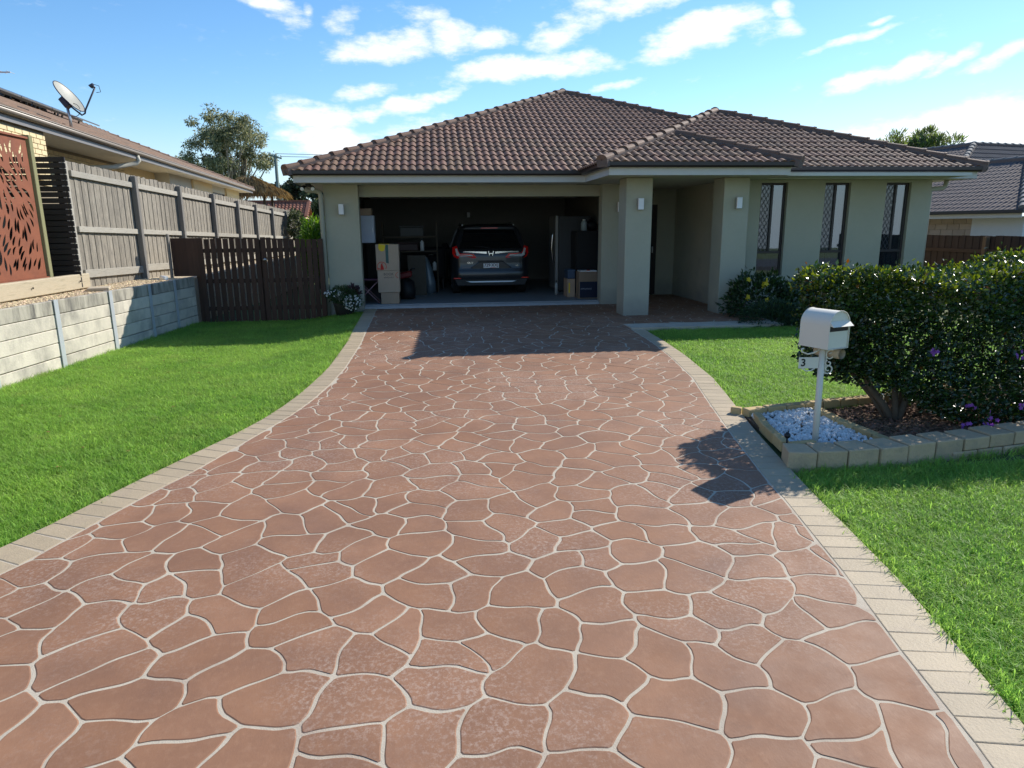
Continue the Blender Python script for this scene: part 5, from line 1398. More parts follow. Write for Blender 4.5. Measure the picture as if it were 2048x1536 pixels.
# rear pillars beside the glass
for s in (-1, 1):
    MB().bar((CX+s*.80, CY+.185, 1.08), (CX+s*.655, CY+.50, 1.545), .11, .06, (0,-1,.4)).build('pillar', M['car_paint'], car, .015)
    MB().bar((CX+s*.90, CY+.9, 1.10), (CX+s*.71, CY+1.15, 1.54), .12, .05, (s,0,.3)).build('pillar', M['car_paint'], car)
    MB().bar((CX+s*.90, CY+2.0, 1.10), (CX+s*.72, CY+2.0, 1.54), .09, .05, (s,0,.3)).build('pillar', M['car_paint'], car)
    # L shaped tail light: upright arm on the quarter, foot into the tailgate
    up_ = [(.905,1.145),(.80,1.175),(.77,1.06),(.72,1.00),(.42,.985),(.34,.90),(.40,.885),(.80,.885),(.87,.92),(.915,1.0)]
    ym = lambda x, z: CY + .068 + .14*max(0, (abs(x)-.70)/.22)**2 + .25*max(0, z-1.04)
    def patch(pl, off, mat, name, parent):
        n = len(pl); front = [(CX+s*x, ym(x, z)-off, z) for x, z in pl]; back = [(CX+s*x, ym(x, z)+.03, z) for x, z in pl]
        return MB().add(front + back, [tuple(range(n)), tuple(range(n, 2*n))[::-1]] + [(i, n+i, n+(i+1)%n, (i+1)%n) for i in range(n)]).build(name, mat, parent, recalc=True)
    tl = patch(up_, .024, M['red_lens'], 'tail_light', car)
    patch([(.84,1.10),(.80,1.12),(.78,1.05),(.74,.975),(.46,.962),(.42,.935),(.74,.925),(.81,.95)], .032, M['clear_lens'], 'reverse_lens', tl)
    MB().box(CX+s*.78-.12, CX+s*.78+.12, CY+.028, CY+.05, .405, .432).build('reflector', M['red_lens'], car, .006)
    MB().tube([(CX+s*.66, CY-.012, .27), (CX+s*.66, CY+.14, .27)], [.058,.052], 16, False).build('exhaust_tip', M['chrome'], car)
    # mirrors
    mp = (CX+s*1.02, CY+2.95, 1.10)
    MB().tube([(CX+s*.9, CY+2.95, 1.05), (CX+s*.97, CY+2.93, 1.08)], .03, 8).tube([(mp[0]-.02, mp[1]-.05, mp[2]), (mp[0], mp[1], mp[2]), (mp[0], mp[1]+.1, mp[2])], [.085,.10,.05], 12).build('mirror', M['car_black'], car)
    for yy in (.86, 3.55):
        w = MB().tube([(CX+s*.70, CY+yy, .345), (CX+s*.72, CY+yy, .345), (CX+s*.90, CY+yy, .345), (CX+s*.915, CY+yy, .345)], [.32,.345,.345,.32], 28).build('wheel', M['tyre'], car)
        MB().tube([(CX+s*.905, CY+yy, .345), (CX+s*.925, CY+yy, .345)], [.235,.21], 20).build('rim', M['silver'], w)
    MB().tube([(CX+s*.63, CY+.75, 1.655), (CX+s*.635, CY+1.2, 1.70), (CX+s*.635, CY+2.0, 1.70), (CX+s*.62, CY+2.3, 1.66)], .016, 6).build('roof_rail', M['silver'], car)
# lower bumper, diffuser, skid strip
MB().add([(CX-.88,CY+.0,.40),(CX+.88,CY+.0,.40),(CX+.80,CY-.008,.245),(CX-.80,CY-.008,.245),(CX-.88,CY+.1,.40),(CX+.88,CY+.1,.40),(CX+.80,CY+.1,.245),(CX-.80,CY+.1,.245)],
   [(0,1,2,3),(4,7,6,5),(0,4,5,1),(3,2,6,7),(1,5,6,2),(0,3,7,4)]).build('bumper_cladding', M['car_black'], car, .01, recalc=True)
MB().add([(CX-.62,CY-.018,.355),(CX+.62,CY-.018,.355),(CX+.50,CY-.024,.315),(CX-.50,CY-.024,.315),(CX-.62,CY+.02,.355),(CX+.62,CY+.02,.355),(CX+.50,CY+.02,.315),(CX-.50,CY+.02,.315)],
   [(0,1,2,3),(4,7,6,5),(0,4,5,1),(3,2,6,7),(1,5,6,2),(0,3,7,4)]).build('skid_strip', M['silver'], car, .006, recalc=True)
# tailgate recess for the plate: a wide shallow hexagon
hx_ = [(-.30,.80),(.30,.80),(.50,.655),(.44,.625),(-.44,.625),(-.50,.655)]
MB().add([(CX+x, CY+.045, z) for x, z in hx_] + [(CX+x*.93, CY+.038, .715+(z-.715)*.86) for x, z in hx_], [(6,7,8,9,10,11)] + [(i,(i+1)%6,6+(i+1)%6,6+i) for i in range(6)]).build('plate_recess', M['car_paint'], car, recalc=True)
MB().box(CX-.31, CX+.31, CY+.02, CY+.05, .800, .830).build('grab_strip', M['car_paint'], car, .006)
pl = MB().box(CX-.186, CX+.186, CY+.012, CY+.03, .655, .765).build('number_plate', M['plate'], car, .006)
M['maroon'] = pm('plate_maroon', (.10,.01,.025), .5, .02)
text('plate_number', '729\u00b7XXJ', .098, face_M((CX, CY+.0115, .718), (1,0,0), (0,0,1)), M['maroon'], pl, .0006, .0012)
MB().box(CX-.02, CX+.11, CY+.0114, CY+.0118, .661, .668).build('plate_legend', M['red_lens'], pl)
# chrome bar across the tailgate with the badge
cb = MB(); 
cb.add([(CX-.66,CY+.055,1.045),(CX-.10,CY+.035,1.035),(CX-.10,CY+.035,.985),(CX-.66,CY+.058,1.012),(CX-.66,CY+.09,1.045),(CX-.10,CY+.09,1.035),(CX-.10,CY+.09,.985),(CX-.66,CY+.09,1.012)], [(0,3,2,1),(4,5,6,7),(0,1,5,4),(3,7,6,2),(1,2,6,5),(0,4,7,3)])
cb.add([(CX+.66,CY+.055,1.045),(CX+.10,CY+.035,1.035),(CX+.10,CY+.035,.985),(CX+.66,CY+.058,1.012),(CX+.66,CY+.09,1.045),(CX+.10,CY+.09,1.035),(CX+.10,CY+.09,.985),(CX+.66,CY+.09,1.012)], [(0,1,2,3),(4,7,6,5),(0,4,5,1),(3,2,6,7),(1,5,6,2),(0,3,7,4)])
cb.build('chrome_bar', M['chrome'], car, recalc=True)
bz = .995
bd = MB().add([(CX-.075,CY+.03,bz+.06),(CX+.075,CY+.03,bz+.06),(CX+.055,CY+.03,bz-.06),(CX-.055,CY+.03,bz-.06),(CX-.075,CY+.08,bz+.06),(CX+.075,CY+.08,bz+.06),(CX+.055,CY+.08,bz-.06),(CX-.055,CY+.08,bz-.06)],
   [(0,3,2,1),(4,5,6,7),(0,1,5,4),(3,7,6,2),(1,2,6,5),(0,4,7,3)]).build('badge', M['car_black'], car, .01, recalc=True)
lg = MB()
for s in (-1, 1): lg.bar((CX+s*.060, CY+.026, bz+.052), (CX+s*.034, CY+.026, bz-.05), .018, .012, (0,-1,0))
lg.bar((CX-.038, CY+.026, bz-.004), (CX+.038, CY+.026, bz-.004), .018, .012, (0,-1,0)); lg.build('emblem', M['chrome'], bd)
text('lettering', 'CR-V', .062, face_M((CX-.50, CY+.040, .775), (1,0,0), (0,0,1)), M['chrome'], car, .003, .001)
text('lettering', 'VTi', .045, face_M((CX+.62, CY+.042, .70), (1,0,0), (0,0,1)), M['chrome'], car, .003, .001)
MB().tube([(CX+.02, CY+.10, 1.10), (CX-.18, CY+.135, 1.145), (CX-.42, CY+.15, 1.15)], .012, 6).build('wiper', M['car_black'], car)
text('sticker', '\u2022', .12, face_M((CX-.60, CY+.128, 1.085), (1,0,0), (0,.9,1)), M['plate'], car, .0005)

# ------------------------------------------------------------------ things stored in the garage
M['card'] = pm('cardboard', (.40,.28,.19), .85, .06, 5, objvar=.06)
M['card_light'] = pm('cardboard_pale', (.47,.35,.25), .85, .05, 5, objvar=.05)
M['red_ink'] = pm('red_ink', (.55,.03,.02), .8, .05)
M['ink'] = pm('box_ink', (.05,.05,.055), .8, .05)
M['yellow'] = pm('yellow_tag', (.80,.55,.02), .6, .05)
def carton(label, x0, x1, y0, y1, z0, z1, mat, name='cardboard_box', group='moving boxes stacked at the garage entrance'):
    t = thing(name, label, 'box', ((x0+x1)/2, (y0+y1)/2, z0), group)
    MB().box(x0, x1, y0, y1, z0, z1-.004).build('carton', mat, t, .006)
    m = (y0+y1)/2
    MB().box(x0+.002, x1-.002, y0+.002, m-.002, z1-.004, z1).build('flap', mat, t); MB().box(x0+.002, x1-.002, m+.002, y1-.002, z1-.004, z1).build('flap', mat, t)
    return t
b1 = carton('lowest plain cardboard box of the stack on the garage threshold', -1.085, -.70, 15.02, 15.42, .001, .245, M['card'])
b2 = carton('middle moving box with dark lettering in the stack by the garage pier', -1.135, -.675, 15.0, 15.42, .247, .715, M['card_light'])
b3 = carton('topmost moving box with a red circle and green strip in the stack', -1.15, -.668, 14.99, 15.42, .717, 1.262, M['card_light'])
text('print', 'BOOK', .075, face_M((-.90, 14.9995, .635), (1,0,0), (0,0,1)), M['ink'], b2, .0004)
text('print', 'REMOVALS', .042, face_M((-.90, 14.9995, .565), (1,0,0), (0,0,1)), M['ink'], b2, .0004)
rr_ = MB()
def annulus(cx, cz, r0, r1, y, a0=0, a1=360, n=28):
    vs = []; fs = []
    for k in range(n+1):
        t = R(a0 + (a1-a0)*k/n); vs += [(cx+r0*math.cos(t), y, cz+r0*math.sin(t)), (cx+r1*math.cos(t), y, cz+r1*math.sin(t))]
    for k in range(n): fs.append((2*k, 2*k+1, 2*k+3, 2*k+2))
    return vs, fs
MB().add(*annulus(-1.035, .80, .088, .10, 14.9888, -35, 200)).add([(-1.07,14.9888,.73),(-.99,14.9888,.735),(-1.0,14.9888,.79),(-1.02,14.9888,.84),(-1.015,14.9888,.88),(-1.045,14.9888,.86),(-1.06,14.9888,.81)], [tuple(range(7))]).add([(-1.135,14.9888,.74),(-1.08,14.9888,.74),(-1.08,14.9888,.765),(-1.135,14.9888,.765)], [(0,1,2,3)]).build('red_mark', M['red_ink'], b3)
MB().add(*annulus(-.69, .615, .055, .065, 14.9988, 100, 260)).build('red_mark', M['red_ink'], b2)
MB().add([(-.945,14.9888,1.26),(-.885,14.9888,1.26),(-.885,14.9888,.86),(-.945,14.9888,.88)], [(0,3,2,1)]).build('green_strip', pm('green_tape', (.04,.10,.09), .5, .03), b3)
yt = thing('yellow_bow', 'crumpled yellow ribbon lying over the edge of the top moving box', 'ribbon', (-1.0, 15.0, 1.2))
MB().prism([(-.07,-.03),(-.05,-.075),(0,-.10),(.05,-.08),(.07,-.02),(.08,.03),(-.06,.05)], 0, .006, face_M((-1.02, 14.985, 1.215), (1,0,0), (0,0,1))).build('ribbon_front', M['yellow'], yt)
MB().box(-1.08, -.86, 14.99, 15.06, 1.263, 1.272).build('ribbon_top', M['yellow'], yt)
fc = thing('folding_stool', 'folding stool with thin pinkish metal legs between pier and moving boxes', 'stool', (-1.36, 15.35, 0))
PK = pm('pink_metal', (.45,.25,.27), .5, .05)
for yv in (15.15, 15.5): MB().tube([(-1.62,yv,.52),(-1.13,yv,.01)], .011, 6).tube([(-1.13,yv,.50),(-1.62,yv,.01)], .011, 6).build('leg', PK, fc)
MB().prism([(-1.63,15.1),(-1.10,15.1),(-1.10,15.55),(-1.63,15.55)], .505, .53).build('seat', pm('stool_cloth', (.12,.05,.08), .9, .1), fc)
wc = thing('wall_cabinet', 'pale grey storage cabinet hanging behind the garage pier', 'cabinet', (-1.6, 15.9, 1.28))
MB().box(-1.88, -1.20, 15.62, 15.95, 1.285, 1.87).build('carcass', pm('cabinet_paint', (.45,.50,.58), .5, .04), wc, .004)
MB().box(-1.875, -1.205, 15.60, 15.619, 1.29, 1.865).build('door', pm('cabinet_door_paint', (.47,.52,.60), .45, .04), wc, .004)
MB().box(-1.24, -1.225, 15.585, 15.6, 1.52, 1.6).build('handle', M['metal_grey'], wc)
carton('small brown box on top of the hanging grey cabinet', -1.7, -1.25, 15.65, 15.95, 1.872, 2.02, M['card'], group=None)
bench = thing('work_bench', 'dark shelf unit carrying tools behind the moving boxes', 'shelf', (-.5, 18, 0))
DW = pm('dark_wood', (.10,.075,.05), .7, .1)
for z in (.5, 1.0, 1.36): MB().box(-1.2, .2, 17.9, 18.3, z, z+.03).build('shelf', DW, bench)
for x in (-1.2, .16): MB().box(x, x+.04, 17.9, 18.3, 0, 1.75).build('upright', DW, bench)
for nm, lab, x0, x1, z0, z1, mat in (('storage_tub', 'grey tub on the dark garage shelf', -.75, -.15, 1.391, 1.66, pm('tub_grey', (.10,.10,.095), .6, .1)), ('toolbox', 'dark toolbox on the garage shelf beside a white bottle', -.9, -.3, 1.031, 1.25, pm('toolbox', (.06,.03,.028), .5, .1))):
    t = thing(nm, lab, 'storage box', ((x0+x1)/2, 18.05, z0)); MB().box(x0, x1, 17.92, 18.2, z0, z1-.04).build('tub', mat, t, .02); MB().box(x0-.01, x1+.01, 17.91, 18.21, z1-.038, z1).build('lid', mat, t, .01)
def bottle(x, y, z, h, r, mat, label):
    t = thing('bottle', label, 'bottle', (x, y, z)); MB().tube([(x,y,z),(x,y,z+h*.7),(x,y,z+h*.82),(x,y,z+h*.86)], [r,r,r*.4,r*.4], 12).build('bottle_body', mat, t); MB().tube([(x,y,z+h*.86),(x,y,z+h)], r*.45, 10).build('cap', M['black'], t)
bottle(-.2, 17.95, 1.031, .30, .05, M['white'], 'white plastic bottle on the garage shelf')
bottle(.10, 17.95, .531, .26, .05, M['white'], 'small pale bottle low on the garage shelf near the car')
lm = thing('garden_blower', 'red and black garden machine on the floor behind the moving boxes', 'machine', (-.55, 15.9, 0))
MB().tube([(-.55,15.95,.02),(-.55,15.95,.20),(-.55,15.95,.42),(-.53,15.93,.46)], [.17,.19,.16,.08], 16).build('drum', pm('black_drum', (.012,.011,.011), .6, .1), lm)
MB().obox((-.58,15.9,.56), (.15,0,.03), (0,.1,0), (0,0,.07)).build('motor_cover', pm('dark_red', (.16,.012,.012), .5, .05), lm, .03)
MB().tube([(-.5,15.9,.62),(-.42,15.85,.70),(-.36,15.85,.70)], .02, 8).build('handle', M['black'], lm)
bagm = pm('plastic_bag', (.14,.18,.21), .3, .2, 6, spec=.7)
bg_ = thing('plastic_bag', 'tall pale blue plastic bag leaning near the back of the garage', 'bag', (-.05, 17.4, 0))
MB().tube([(-.02,17.4,.0),(-.03,17.4,.25),(-.08,17.42,.6),(-.14,17.45,.85),(-.16,17.45,.92)], [.13,.15,.12,.08,.03], 10).build('bag_body', bagm, bg_)
carton('grey brown carton standing behind the garden machine', -.55, -.12, 16.9, 17.3, .001, .95, pm('dull_card', (.10,.085,.065), .9, .08), group=None)
bk = thing('barbecue', 'dark covered barbecue beside the parked car', 'barbecue', (.1, 18.9, 0))
MB().box(-.45, .40, 18.7, 19.2, .25, 1.1).build('cover', pm('bbq_cover', (.03,.03,.032), .8, .1), bk, .05); MB().tube([(-.05,18.69,.9),(.12,18.69,.9)], .015, 8).build('handle', M['metal_grey'], bk)
MB().box(-.4, -.36, 18.75, 18.8, 0, .25).box(.30, .34, 18.75, 18.8, 0, .25).box(-.4, -.36, 19.1, 19.15, 0, .25).box(.30, .34, 19.1, 19.15, 0, .25).build('leg', M['black'], bk)
# fridges and boxes on the other side
fr = thing('fridge', 'tall steel fridge with a curved bar handle along the inner garage wall', 'fridge', (3.35, 17.4, 0))
FR_ = pm('fridge_side', (.045,.047,.05), .5, .04); FD = pm('fridge_door', (.27,.265,.25), .4, .04, metal=.3)
MB().box(3.16, 3.95, 17.0, 17.9, .04, 1.85).build('cabinet', FR_, fr, .01)
MB().box(3.075, 3.155, 17.005, 17.895, .08, 1.86).build('door', FD, fr, .012)
MB().tube([(3.07,17.08,.72),(3.02,17.08,.80),(2.995,17.08,1.1),(3.02,17.08,1.40),(3.07,17.08,1.48)], .011, 8).build('handle', M['chrome'], fr)
MB().box(3.2, 3.9, 17.05, 17.85, 0, .04).build('foot', M['black'], fr)
c2 = thing('black_cabinet', 'squat black cupboard in front of the tall fridge', 'cabinet', (3.8, 16.5, 0))
MB().box(3.46, 4.10, 16.25, 16.85, .05, 1.50).build('carcass', pm('black_cupboard', (.010,.010,.011), .6, .1), c2, .01)
MB().box(3.44, 3.459, 16.26, 16.84, .08, 1.48).build('door', M['black'], c2, .004); MB().box(3.5, 4.05, 16.3, 16.8, 0, .05).build('foot', M['black'], c2)
jg = thing('water_jug', 'translucent pale jug standing on the black cupboard', 'jug', (3.66, 16.4, 1.5))
MB().tube([(3.66,16.4,1.501),(3.66,16.4,1.66),(3.66,16.4,1.70),(3.66,16.4,1.74)], [.075,.075,.06,.03], 14).build('jug_body', pm('jug_plastic', (.35,.42,.42), .3, .08), jg)
MB().tube([(3.66,16.4,1.74),(3.66,16.4,1.76)], .035, 10).build('cap', M['white'], jg)
t = thing('black_bag', 'soft black bag on the black cupboard behind the pale jug', 'bag', (3.86, 16.55, 1.5)); MB().tube([(3.72,16.6,1.60),(3.80,16.6,1.62),(3.95,16.6,1.62),(4.02,16.6,1.60)], [.05,.11,.11,.05], 12).build('bag_body', M['black'], t); MB().tube([(3.8,16.6,1.71),(3.87,16.6,1.80),(3.94,16.6,1.71)], .012, 6).build('strap', M['black'], t)
b4 = carton('brown and navy carton on the garage floor by the porch side jamb', 3.31, 3.76, 15.25, 15.6, .001, .60, pm('brown_card', (.25,.18,.12), .85, .05), group=None)
MB().box(3.325, 3.745, 15.247, 15.2495, .02, .38).build('navy_panel', pm('navy_print', (.010,.014,.035), .7, .05), b4)
text('print', 'APPLIANCE', .05, face_M((3.47, 15.2465, .22), (1,0,0), (0,0,1)), pm('pale_print', (.3,.32,.36), .8, .03), b4, .0003)
w_ = thing('white_tray', 'flat white tray lying on the brown and navy carton', 'tray', (3.53, 15.42, .6)); MB().box(3.33, 3.72, 15.26, 15.58, .601, .625).build('tray_base', M['white'], w_, .005); MB().box(3.48, 3.55, 15.262, 15.29, .6255, .64).build('red_clip', M['red_ink'], w_)
b5 = carton('brown carton with a yellow stripe behind the navy carton', 3.12, 3.30, 15.65, 16.1, .001, .42, M['card'], group=None)
MB().box(3.15, 3.18, 15.647, 15.6495, .1, .33).build('yellow_stripe', M['yellow'], b5)
t = thing('blue_crate', 'dull blue crate on top of the striped carton', 'crate', (3.2, 15.9, .42)); MB().box(3.13, 3.30, 15.66, 16.08, .422, .62).build('crate_body', pm('blue_crate', (.05,.08,.13), .6, .05), t, .01); MB().box(3.125, 3.305, 15.655, 16.085, .60, .63).build('rim', pm('blue_crate_rim', (.06,.10,.16), .6, .05), t)
bottle(2.98, 16.3, .001, .34, .04, pm('clear_bottle', (.35,.37,.35), .2, .05), 'clear bottle standing on the garage floor beside the black cupboard')
ds = thing('light_switch', 'white switch plate on the back garage wall above the car', 'switch', (1.2, 21.38, 1.9)); MB().box(1.15, 1.24, 21.388, 21.399, 1.90, 2.05).build('plate', M['white'], ds); MB().box(1.18, 1.21, 21.380, 21.3879, 1.95, 2.0).build('rocker', M['white'], ds)

# ------------------------------------------------------------------ house and fence on the right
M['nb_dark_tile'] = pm('dark_grey_tile', (.10,.095,.10), .8, .1, 9, objvar=.14, bump=.3, bscale=90, spec=.2)
M['dark_gutter'] = pm('dark_gutter', (.03,.032,.036), .35, .05)
M['tan_brick'] = pm('tan_brick', (.40,.31,.24), .85, .08, 8, objvar=.1, bump=.4, bscale=60)
M['pale_render'] = pm('pale_render', (.62,.62,.62), .8, .03)
A1 = Vector((15.3, 20.0, 0)); B1 = Vector((15.9, 17.5, 0))
U1 = (B1-A1).normalized(); V1 = Vector((.972, .233, 0)).normalized()
rn = thing('tiled_house', 'low house with dark grey tiled hip roof beyond the brown side fence', 'house', (18, 19, -.6))
ZE = 1.95
def np1(a, v, z): return A1 + U1*a + V1*v + Vector((0,0,z))
def nbox1(mb, a0, a1, v0, v1, z0, z1):
    return mb.obox(np1((a0+a1)/2, (v0+v1)/2, (z0+z1)/2), U1*(a1-a0)/2, V1*(v1-v0)/2, (0,0,(z1-z0)/2))
E0, E1 = -7.5, 2.75                      # eave ends: far, near
q = MB(); nbox1(q, -7, 1.0, .55, .7, -.9, ZE-.2); q.build('wall', M['brick_mortar'], rn)
def bricks1(a0, a1, v, z0, z1):
    z = z0; r = 0
    while z + .16 <= z1 + .01:
        a = a0 - (.2 if r % 2 else 0)
        while a < a1:
            s, e = max(a, a0), min(a+.39, a1)
            if e - s > .03:
                mb = MB(); nbox1(mb, s+.004, e-.004, v-.012, v+.02, z, z+.16); mb.build('brick', M['tan_brick'], rn, .003)
            a += .40
        z += .17; r += 1
bricks1(-3.2, .98, .545, .9, ZE-.2)
q = MB(); nbox1(q, 1.0, 2.5, .50, .72, -.9, ZE-.2); q.build('rendered_wall', M['pale_render'], rn)
q = MB(); nbox1(q, E0, E1, .0, .7, ZE-.199, ZE-.18); q.build('soffit', M['soffit'], rn)
q = MB(); nbox1(q, E0, E1, -.01, .015, ZE-.22, ZE-.06); q.build('fascia', M['fascia'], rn)
q = MB(); nbox1(q, E0-.05, E1+.1, -.13, -.012, ZE-.10, ZE+.0); q.build('gutter', M['dark_gutter'], rn, .01)
rroof = thing('roof', None, None, tuple(np1(-2, 4, 3)), parent=rn)
zz = lambda v: ZE + .01 + T*v
def P1(a, v): return np1(a, v, zz(v))
LR = 4.1; NH = -.68                     # near wing: ridge height line, hip drift along the eave per metre of run
HR = 6.3; HA = -3.65                     # taller roof behind: its apex, its hip meeting the lower ridge
HB = -2.35
def nh(v): return E1 + NH*v
dz3 = Vector((0,0,.03))
q = MB()
q.add([P1(E0-6,0)-dz3, P1(nh(0),0)-dz3, P1(nh(LR),LR)-dz3, P1(HB,LR)-dz3, P1(HA,HR)-dz3, P1(E0-6,HR)-dz3], [(0,5,4,3,2,1)])
q.add([P1(nh(0),0)-dz3, np1(nh(0)+.2,2*LR,zz(0))-dz3, P1(nh(LR),LR)-dz3], [(0,1,2)])
q.add([P1(HB,LR)-dz3*2, P1(nh(LR),LR)-dz3*2, np1(nh(0)+.2,2*LR,zz(0))-dz3, np1(HB,2*LR,zz(0))-dz3], [(0,1,2,3)])
TS = (zz(HR) - zz(LR))/(HB - HA)         # steeper hip end of the taller roof
def H2(a, v): return np1(a, v, zz(HR) - TS*(a - HA))
q.add([H2(HA,HR)-dz3, H2(HB,LR)-dz3, H2(HB+.9,LR)-dz3, H2(HB+.9,HR+8)-dz3, H2(HA,HR+8)-dz3], [(0,1,2,3,4)])
q.build('roof_deck', M['mortar'], rroof)
TILE1 = TILE.copy(); TILE1.materials.clear(); TILE1.materials.append(M['nb_dark_tile'])
out = []
def half(p, q_, inside):
    """plan half-plane through p-q containing inside"""
    d = q_-p; n = Vector((-d.y, d.x)); c = n.x*p.x + n.y*p.y
    if n.x*inside.x + n.y*inside.y < c: n = -n; c = -c
    return (n.x, n.y, c)
near_hip = half(P1(nh(0),0), P1(nh(LR),LR), P1(-3,1)); ridge = half(P1(E0,LR), P1(E1,LR), P1(0,0))
eave_e = -U1                              # along-eave axis so that e x up points out of the roof
lay(tuple(P1(E1+.02, -.03)), tuple(eave_e), tuple(V1), 14, 32, [near_hip, ridge], parent=rroof, out=out)
up_hip = half(P1(HB,LR), P1(HA,HR), P1(-9,5)); up_low = half(P1(E0,LR-.02), P1(E1,LR-.02), P1(0,9)); up_top = half(P1(E0,HR), P1(E1,HR), P1(0,0))
lay(tuple(P1(E1+.02, -.03)), tuple(eave_e), tuple(V1), 21, 46, [up_hip, up_low, up_top], parent=rroof, out=out)
lay(tuple(H2(HB+.9, LR)), tuple(V1), tuple(-U1), 9, 26, [half(P1(HB,LR), P1(HA,HR), P1(HB+3,HR)), half(H2(HA,0), H2(HA,9), P1(HA+3,5))], pitch=math.atan(TS), parent=rroof, out=out)
out.sort(key=lambda t: t[0]); rv, rf, rs_ = [], [], []; cn = 0
for dist, Mx, cut in out:
    me = TILE1
    if cut:
        me = cut_mesh(Mx, cut)
        if me is None: continue
        me.materials.clear(); me.materials.append(M['nb_dark_tile'])
    if cn < 260: link('tile', me, rroof, Mx); cn += 1
    else:
        b = len(rv); rv += [tuple(Mx @ v.co) for v in me.vertices]
        for p in me.polygons: rf.append(tuple(i+b for i in p.vertices)); rs_.append(p.use_smooth)
mb = MB(); mb.v, mb.f, mb.s = rv, rf, rs_; mb.build('upper_tiles', M['nb_dark_tile'], rroof, kind='stuff')
M['nb_ridge'] = pm('grey_ridge_tile', (.17,.165,.16), .85, .08, 9, objvar=.1)
rcap = CAP.copy(); rcap.materials.clear(); rcap.materials.append(M['nb_ridge'])
nbd = MB()
caps(P1(nh(0),0), P1(nh(LR),LR), rroof, rcap, .375, 0, nbd); caps(P1(nh(LR),LR), P1(HB,LR), rroof, rcap, .375, 0, nbd)
caps(P1(HB,LR), P1(HA,HR), rroof, rcap, .375, 0, nbd); caps(P1(HA,HR), P1(HA-7,HR), rroof, rcap, .4, 0, nbd); caps(H2(HA,HR), H2(HA,HR+7), rroof, rcap, .4, 0, nbd)
nbd.build('ridge_mortar', M['mortar'], rroof)
# brown paling side fence
M['dark_paling'] = pm('dark_stained_paling', (.045,.026,.021), .8, .16, 4, objvar=.15, bump=.5, bscale=30, stretch=(12,12,.9))
sf = thing('boundary_fence', 'dark brown paling fence between the two houses behind the hedge', 'fence', (12, 14, -.4))
y = 7.6; k = 0
while y < 17.6:
    MB().box(12.0+(k%2)*.012, 12.016+(k%2)*.012, y, y+.108, -.6, 1.32+random.uniform(-.008,.008)).build('paling', M['dark_paling'], sf); y += .104; k += 1
for y in (8.6, 10.9, 13.8, 16.3): MB().box(11.90, 11.995, y-.05, y+.05, -.6, 1.30).build('post', pm('brown_post', (.14,.085,.05), .85, .1) if y == 8.6 else bpy.data.materials['brown_post'], sf, .005)
for z in (.95, .1): MB().box(11.955, 11.998, 7.6, 17.6, z, z+.08).build('rail', M['brown_paling'], sf)

# ------------------------------------------------------------------ trees and things far behind
E_DK = leafmat('far_leaf_dark', (.030,.050,.018), .6, .25, .35); E_MD = leafmat('far_leaf_mid', (.14,.16,.075), .6, .35, .3); E_OL = leafmat('gum_leaf', (.31,.31,.17), .55, .45, .35); E_YG = leafmat('bright_leaf', (.16,.30,.03), .5, .4, .25); E_GY = leafmat('dry_leaf', (.20,.16,.10), .8, .2, .3)
BARK = pm('gum_bark', (.36,.30,.24), .85, .15, 2, bump=.4, stretch=(3,3,1)); BARKD = pm('dark_bark', (.12,.10,.08), .9, .15, 3, bump=.4)
def tree(name, label, base, crown_c, crown_r, ncl, nleaf, leaf, mats, w, bark, seed, trunk_r=.3, droop=0., cl_r=.28, ratio=.16, shape=None, group=None):
    g = random.Random(seed); gn = np.random.default_rng(seed)
    t = thing(name, label, 'tree', base, group)
    b = Vector(base); c = Vector(crown_c)
    fork = b.lerp(c, .45) if trunk_r else b
    cl = []
    tries = 0
    while len(cl) < ncl and tries < ncl*60:
        tries += 1
        d = Vector((g.gauss(0,1), g.gauss(0,1), g.gauss(0,1))).normalized()*(g.random()**.45)
        p = Vector((c.x + d.x*crown_r[0], c.y + d.y*crown_r[1], c.z + d.z*crown_r[2]))
        if shape and not shape(d): continue
        if mnoise.noise(p*(1.2/max(crown_r[0], .5)) + Vector((seed,0,0))) < -.3: continue
        cl.append(p)
    wood = MB()
    wood.tube([b, b.lerp(fork,.5) + Vector((g.gauss(0,.1),0,0))*trunk_r*3, fork], [trunk_r, trunk_r*.85, trunk_r*.7], 8)
    for i, p in enumerate(cl):
        if i % 3: continue
        m = fork.lerp(p, .5) + Vector((g.gauss(0,.12), g.gauss(0,.12), .05))*crown_r[0]*.5
        wood.tube([fork, fork.lerp(m,.6), m, m.lerp(p,.6), p], [trunk_r*.5, trunk_r*.36, trunk_r*.26, trunk_r*.16, trunk_r*.05], 5, False)
    wood.build('trunk', bark, t)
    per = max(1, nleaf//max(1, len(cl)))
    P, D, Nn, mi = [], [], [], []
    for p in cl:
        s = cl_r*max(crown_r)*g.uniform(.6, 1.2)
        q_ = gn.normal(size=(per, 3)); q_ /= np.linalg.norm(q_, axis=1, keepdims=True); q_ *= (gn.random((per,1))**.5)*s*np.array([1,1,.75])
        P.append(np.array(p) + q_); D.append(q_/s + gn.normal(size=(per,3))*.6 + np.array([0,0,-droop]))
        Nn.append(gn.normal(size=(per,3))*.6 + np.array([0,0,.7])); k = gn.choice(len(mats), per, p=w); 
        if g.random() < .3: k[:] = np.where(gn.random(per) < .6, g.randrange(len(mats)), k)
        mi.append(k)
    P, D, Nn, mi = map(np.concatenate, (P, D, Nn, mi)); n = len(P); L_ = leaf*gn.uniform(.6, 1.4, n)
    link('crown', leaf_mesh('crown', P, D, Nn, L_, L_*ratio, mats, mi), t, None, 'stuff')
    return t
